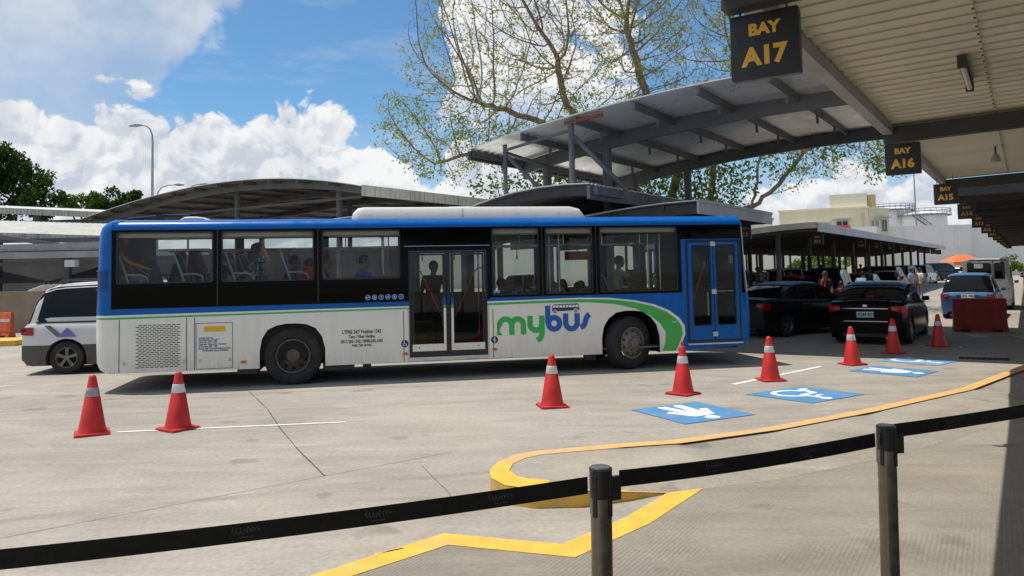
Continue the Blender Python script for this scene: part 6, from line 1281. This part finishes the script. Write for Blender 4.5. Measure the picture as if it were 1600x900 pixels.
def ell_pts(c, r_, n, rng, shell=.0):
    v = rng.normal(size=(n, 3)); v /= np.linalg.norm(v, axis=1)[:, None]; rad = (shell**3+(1-shell**3)*rng.random(n))**(1/3); return np.array(c)+v*rad[:, None]*np.array(r_)
rng = np.random.default_rng(4)
O = np.array([7.0, 34.0, 0.0])
e = empty('rain_tree', tuple(O), 0, 'huge half bare tree with fine twigs and sparse yellow green leaves behind the bus', 'tree')
attr = np.vstack([ell_pts((2.6, 34, 12.5), (7.6, 5.5, 6.2), 7200, rng, .15), ell_pts((-2.2, 32.5, 8.3), (3.6, 3, 2.6), 1500, rng), ell_pts((8.5, 34, 13), (5.5, 5, 5.5), 3000, rng, .1), ell_pts((13.8, 33, 7.6), (4.0, 3, 2.2), 1000, rng), ell_pts((4.8, 33.5, 6.8), (3.6, 3, 1.8), 1100, rng), ell_pts((16.2, 32.6, 6.6), (1.7, 2, 1.4), 220, rng)])
paths = [[(7.2, 34.4, 0), (7.1, 34.2, 2.5), (7.0, 34, 4.2)], [(7.0, 34, 4.2), (5.0, 33.8, 5.6), (3.3, 33.8, 7.6), (2.5, 34, 9.4), (2.1, 34, 11.6)], [(7.0, 34, 4.2), (7.4, 34.3, 6.2), (6.4, 34.2, 8.8), (5.8, 34, 10.6), (5.3, 34, 12.6)],
         [(7.0, 34, 4.2), (8.6, 33.7, 4.0), (10.4, 33.4, 4.5), (11.4, 33.2, 5.3), (12.7, 33, 6.9), (14.4, 32.8, 7.9), (15.6, 32.6, 7.6)], [(11.0, 33.3, 5.0), (11.6, 33, 5.1), (12.1, 32.8, 5.25)], [(10.4, 33.4, 4.5), (10.9, 33.6, 6.6), (11.5, 33.6, 8.6)], [(8.6, 33.7, 4.0), (9.0, 34, 6.5), (9.9, 34.2, 9.5), (10.2, 34.2, 12)],
         [(5.0, 33.8, 5.6), (2.8, 33.2, 6.2), (.6, 32.8, 6.7), (-1.6, 32.5, 7.0), (-3.2, 32.4, 6.5)], [(3.3, 33.8, 7.6), (.9, 33.5, 8.6), (-1.6, 33, 9.3)]]
P, par = colonize(paths, attr, .27, 3.2, .34, 90, rng)
Pl = P-O; r_, kids = branch_mesh(Pl, par, .0085, 2.25, 'trunk', BARK, e)
tips = np.array([i for i in range(len(P)) if r_[i] < .022]); zz = P[tips]
# leaves gather in tufts; bare twigs between them
tuft = np.sin(zz[:, 0]*1.7+1.3*np.sin(zz[:, 2]*1.1))*np.cos(zz[:, 2]*1.5+zz[:, 1]*.9)+rng.normal(size=len(zz))*.55
low = (P[tips][:, 2] < 8.4)
keep = (tuft > .62) | (low & (tuft > -.1)); sel = tips[keep]; print('nodes', len(P), 'leafy', len(sel))
sel = sel[rng.random(len(sel)) < .55]; pts = np.repeat(Pl[sel], 18, 0)+rng.normal(size=(len(sel)*18, 3))*np.array([.20, .20, .15]); v, f = leaves(pts, .125, rng, .5); mesh_np('crown', v, f, LF1, e)
dense = np.vstack([ell_pts((5.9, 33.4, 5.2), (2.6, 1.5, 1.5), 1500, rng), ell_pts((9.0, 33.6, 5.6), (1.9, 1.2, 1.4), 1100, rng), ell_pts((4.0, 33.4, 5.6), (2.4, 1.2, 1.2), 900, rng), ell_pts((11.6, 33.2, 6.4), (1.0, .8, .7), 130, rng), ell_pts((13.9, 33, 7.0), (1.1, .8, .6), 160, rng), ell_pts((15.9, 32.6, 6.3), (.7, .8, .7), 90, rng), ell_pts((1.6, 33.2, 5.9), (1.6, 1.2, .8), 450, rng), ell_pts((-.7, 33, 5.6), (1.3, 1.0, .7), 220, rng), ell_pts((7.4, 33.5, 4.2), (2.2, 1.3, 1.0), 700, rng)])
v, f = leaves(dense-O, .19, rng, .6); mesh_np('crown', v, f, LF3, e)
def bush_tree(name, c, label, clumps, lm, n, size, trunk_h, cat='tree', group=None, tr=.3):
    e = empty(name, (c[0], c[1], 0), 0, label, cat, group); L_ = []; mb = MB(); tp = [(0, 0, 0), (.1, 0, trunk_h*.5), (0, .1, trunk_h)]; mb.tube(tp, [tr, tr*.8, tr*.6], 8)
    tot = sum(q[3] for q in clumps)
    for (x, y, z, rr0) in clumps:
        sub = ell_pts((x, y, z), (rr0, rr0, rr0*.8), max(5, int(9*rr0)), rng, .5)
        mb.tube([(0, .1, trunk_h), ((x)*.5, y*.5, (trunk_h+z)/2), (x, y, z)], [tr*.5, tr*.3, tr*.1], 6)
        for s0 in sub: L_.append(ell_pts(s0, (rr0*.42,)*2+(rr0*.30,), int(n*rr0/tot/len(sub)), rng, .55))
    mb.build('trunk', BARK, e, 60); v, f = leaves(np.vstack(L_), size, rng, .3); mesh_np('crown', v, f, lm, e)
bush_tree('leafy_tree', (-41.6, 61), 'dense dark green tree rising above the roofs at the left edge', [(-6, 0, 9.5, 3.0), (-2.5, 0, 10.6, 3.0), (.6, -.5, 10.9, 2.2), (2.6, 0, 9.6, 2.0), (4.2, 0, 8.2, 1.6), (-4, .5, 12.0, 2.2), (-.8, 0, 8.2, 3), (1.0, -1, 12.0, 1.2)], LF2, 26000, .30, 6)
bush_tree('leafy_tree', (-36.5, 70), 'small rounded green tree top left of the street lamp', [(0, 0, 8.9, 1.5), (1.6, 0, 9.2, 1.2), (-1.2, 0, 8.6, 1.0)], LF2, 6000, .26, 6)
bush_tree('leafy_tree', (-40.2, 72), 'smaller pale green tree top left of the rounded one', [(0, 0, 9.0, 1.1), (1.2, 0, 9.4, .9), (-1.1, 0, 8.8, .8)], LF3, 2200, .26, 6)
bush_tree('shrub', (33.0, 84), 'light green shrub growing in front of the pale wall behind the last columns', [(0, 0, 2.0, 1.6), (2.5, 0, 2.3, 1.5), (-2.2, 0, 1.7, 1.2)], LF3, 3500, .28, 1, 'shrub', tr=.06)
bush_tree('shrub', (63.5, 107), 'small tuft of green weeds at the foot of the white wall, left one', [(0, 0, 1.4, 1.2), (1.6, 0, 1.0, .8)], LF3, 900, .3, .6, 'shrub', tr=.05)
bush_tree('shrub', (68.5, 107), 'taller tuft of green weeds at the foot of the white wall above the white van', [(0, 0, 1.8, 1.3), (1.2, 0, 1.2, 1.0)], LF3, 1100, .3, .6, 'shrub', tr=.05)
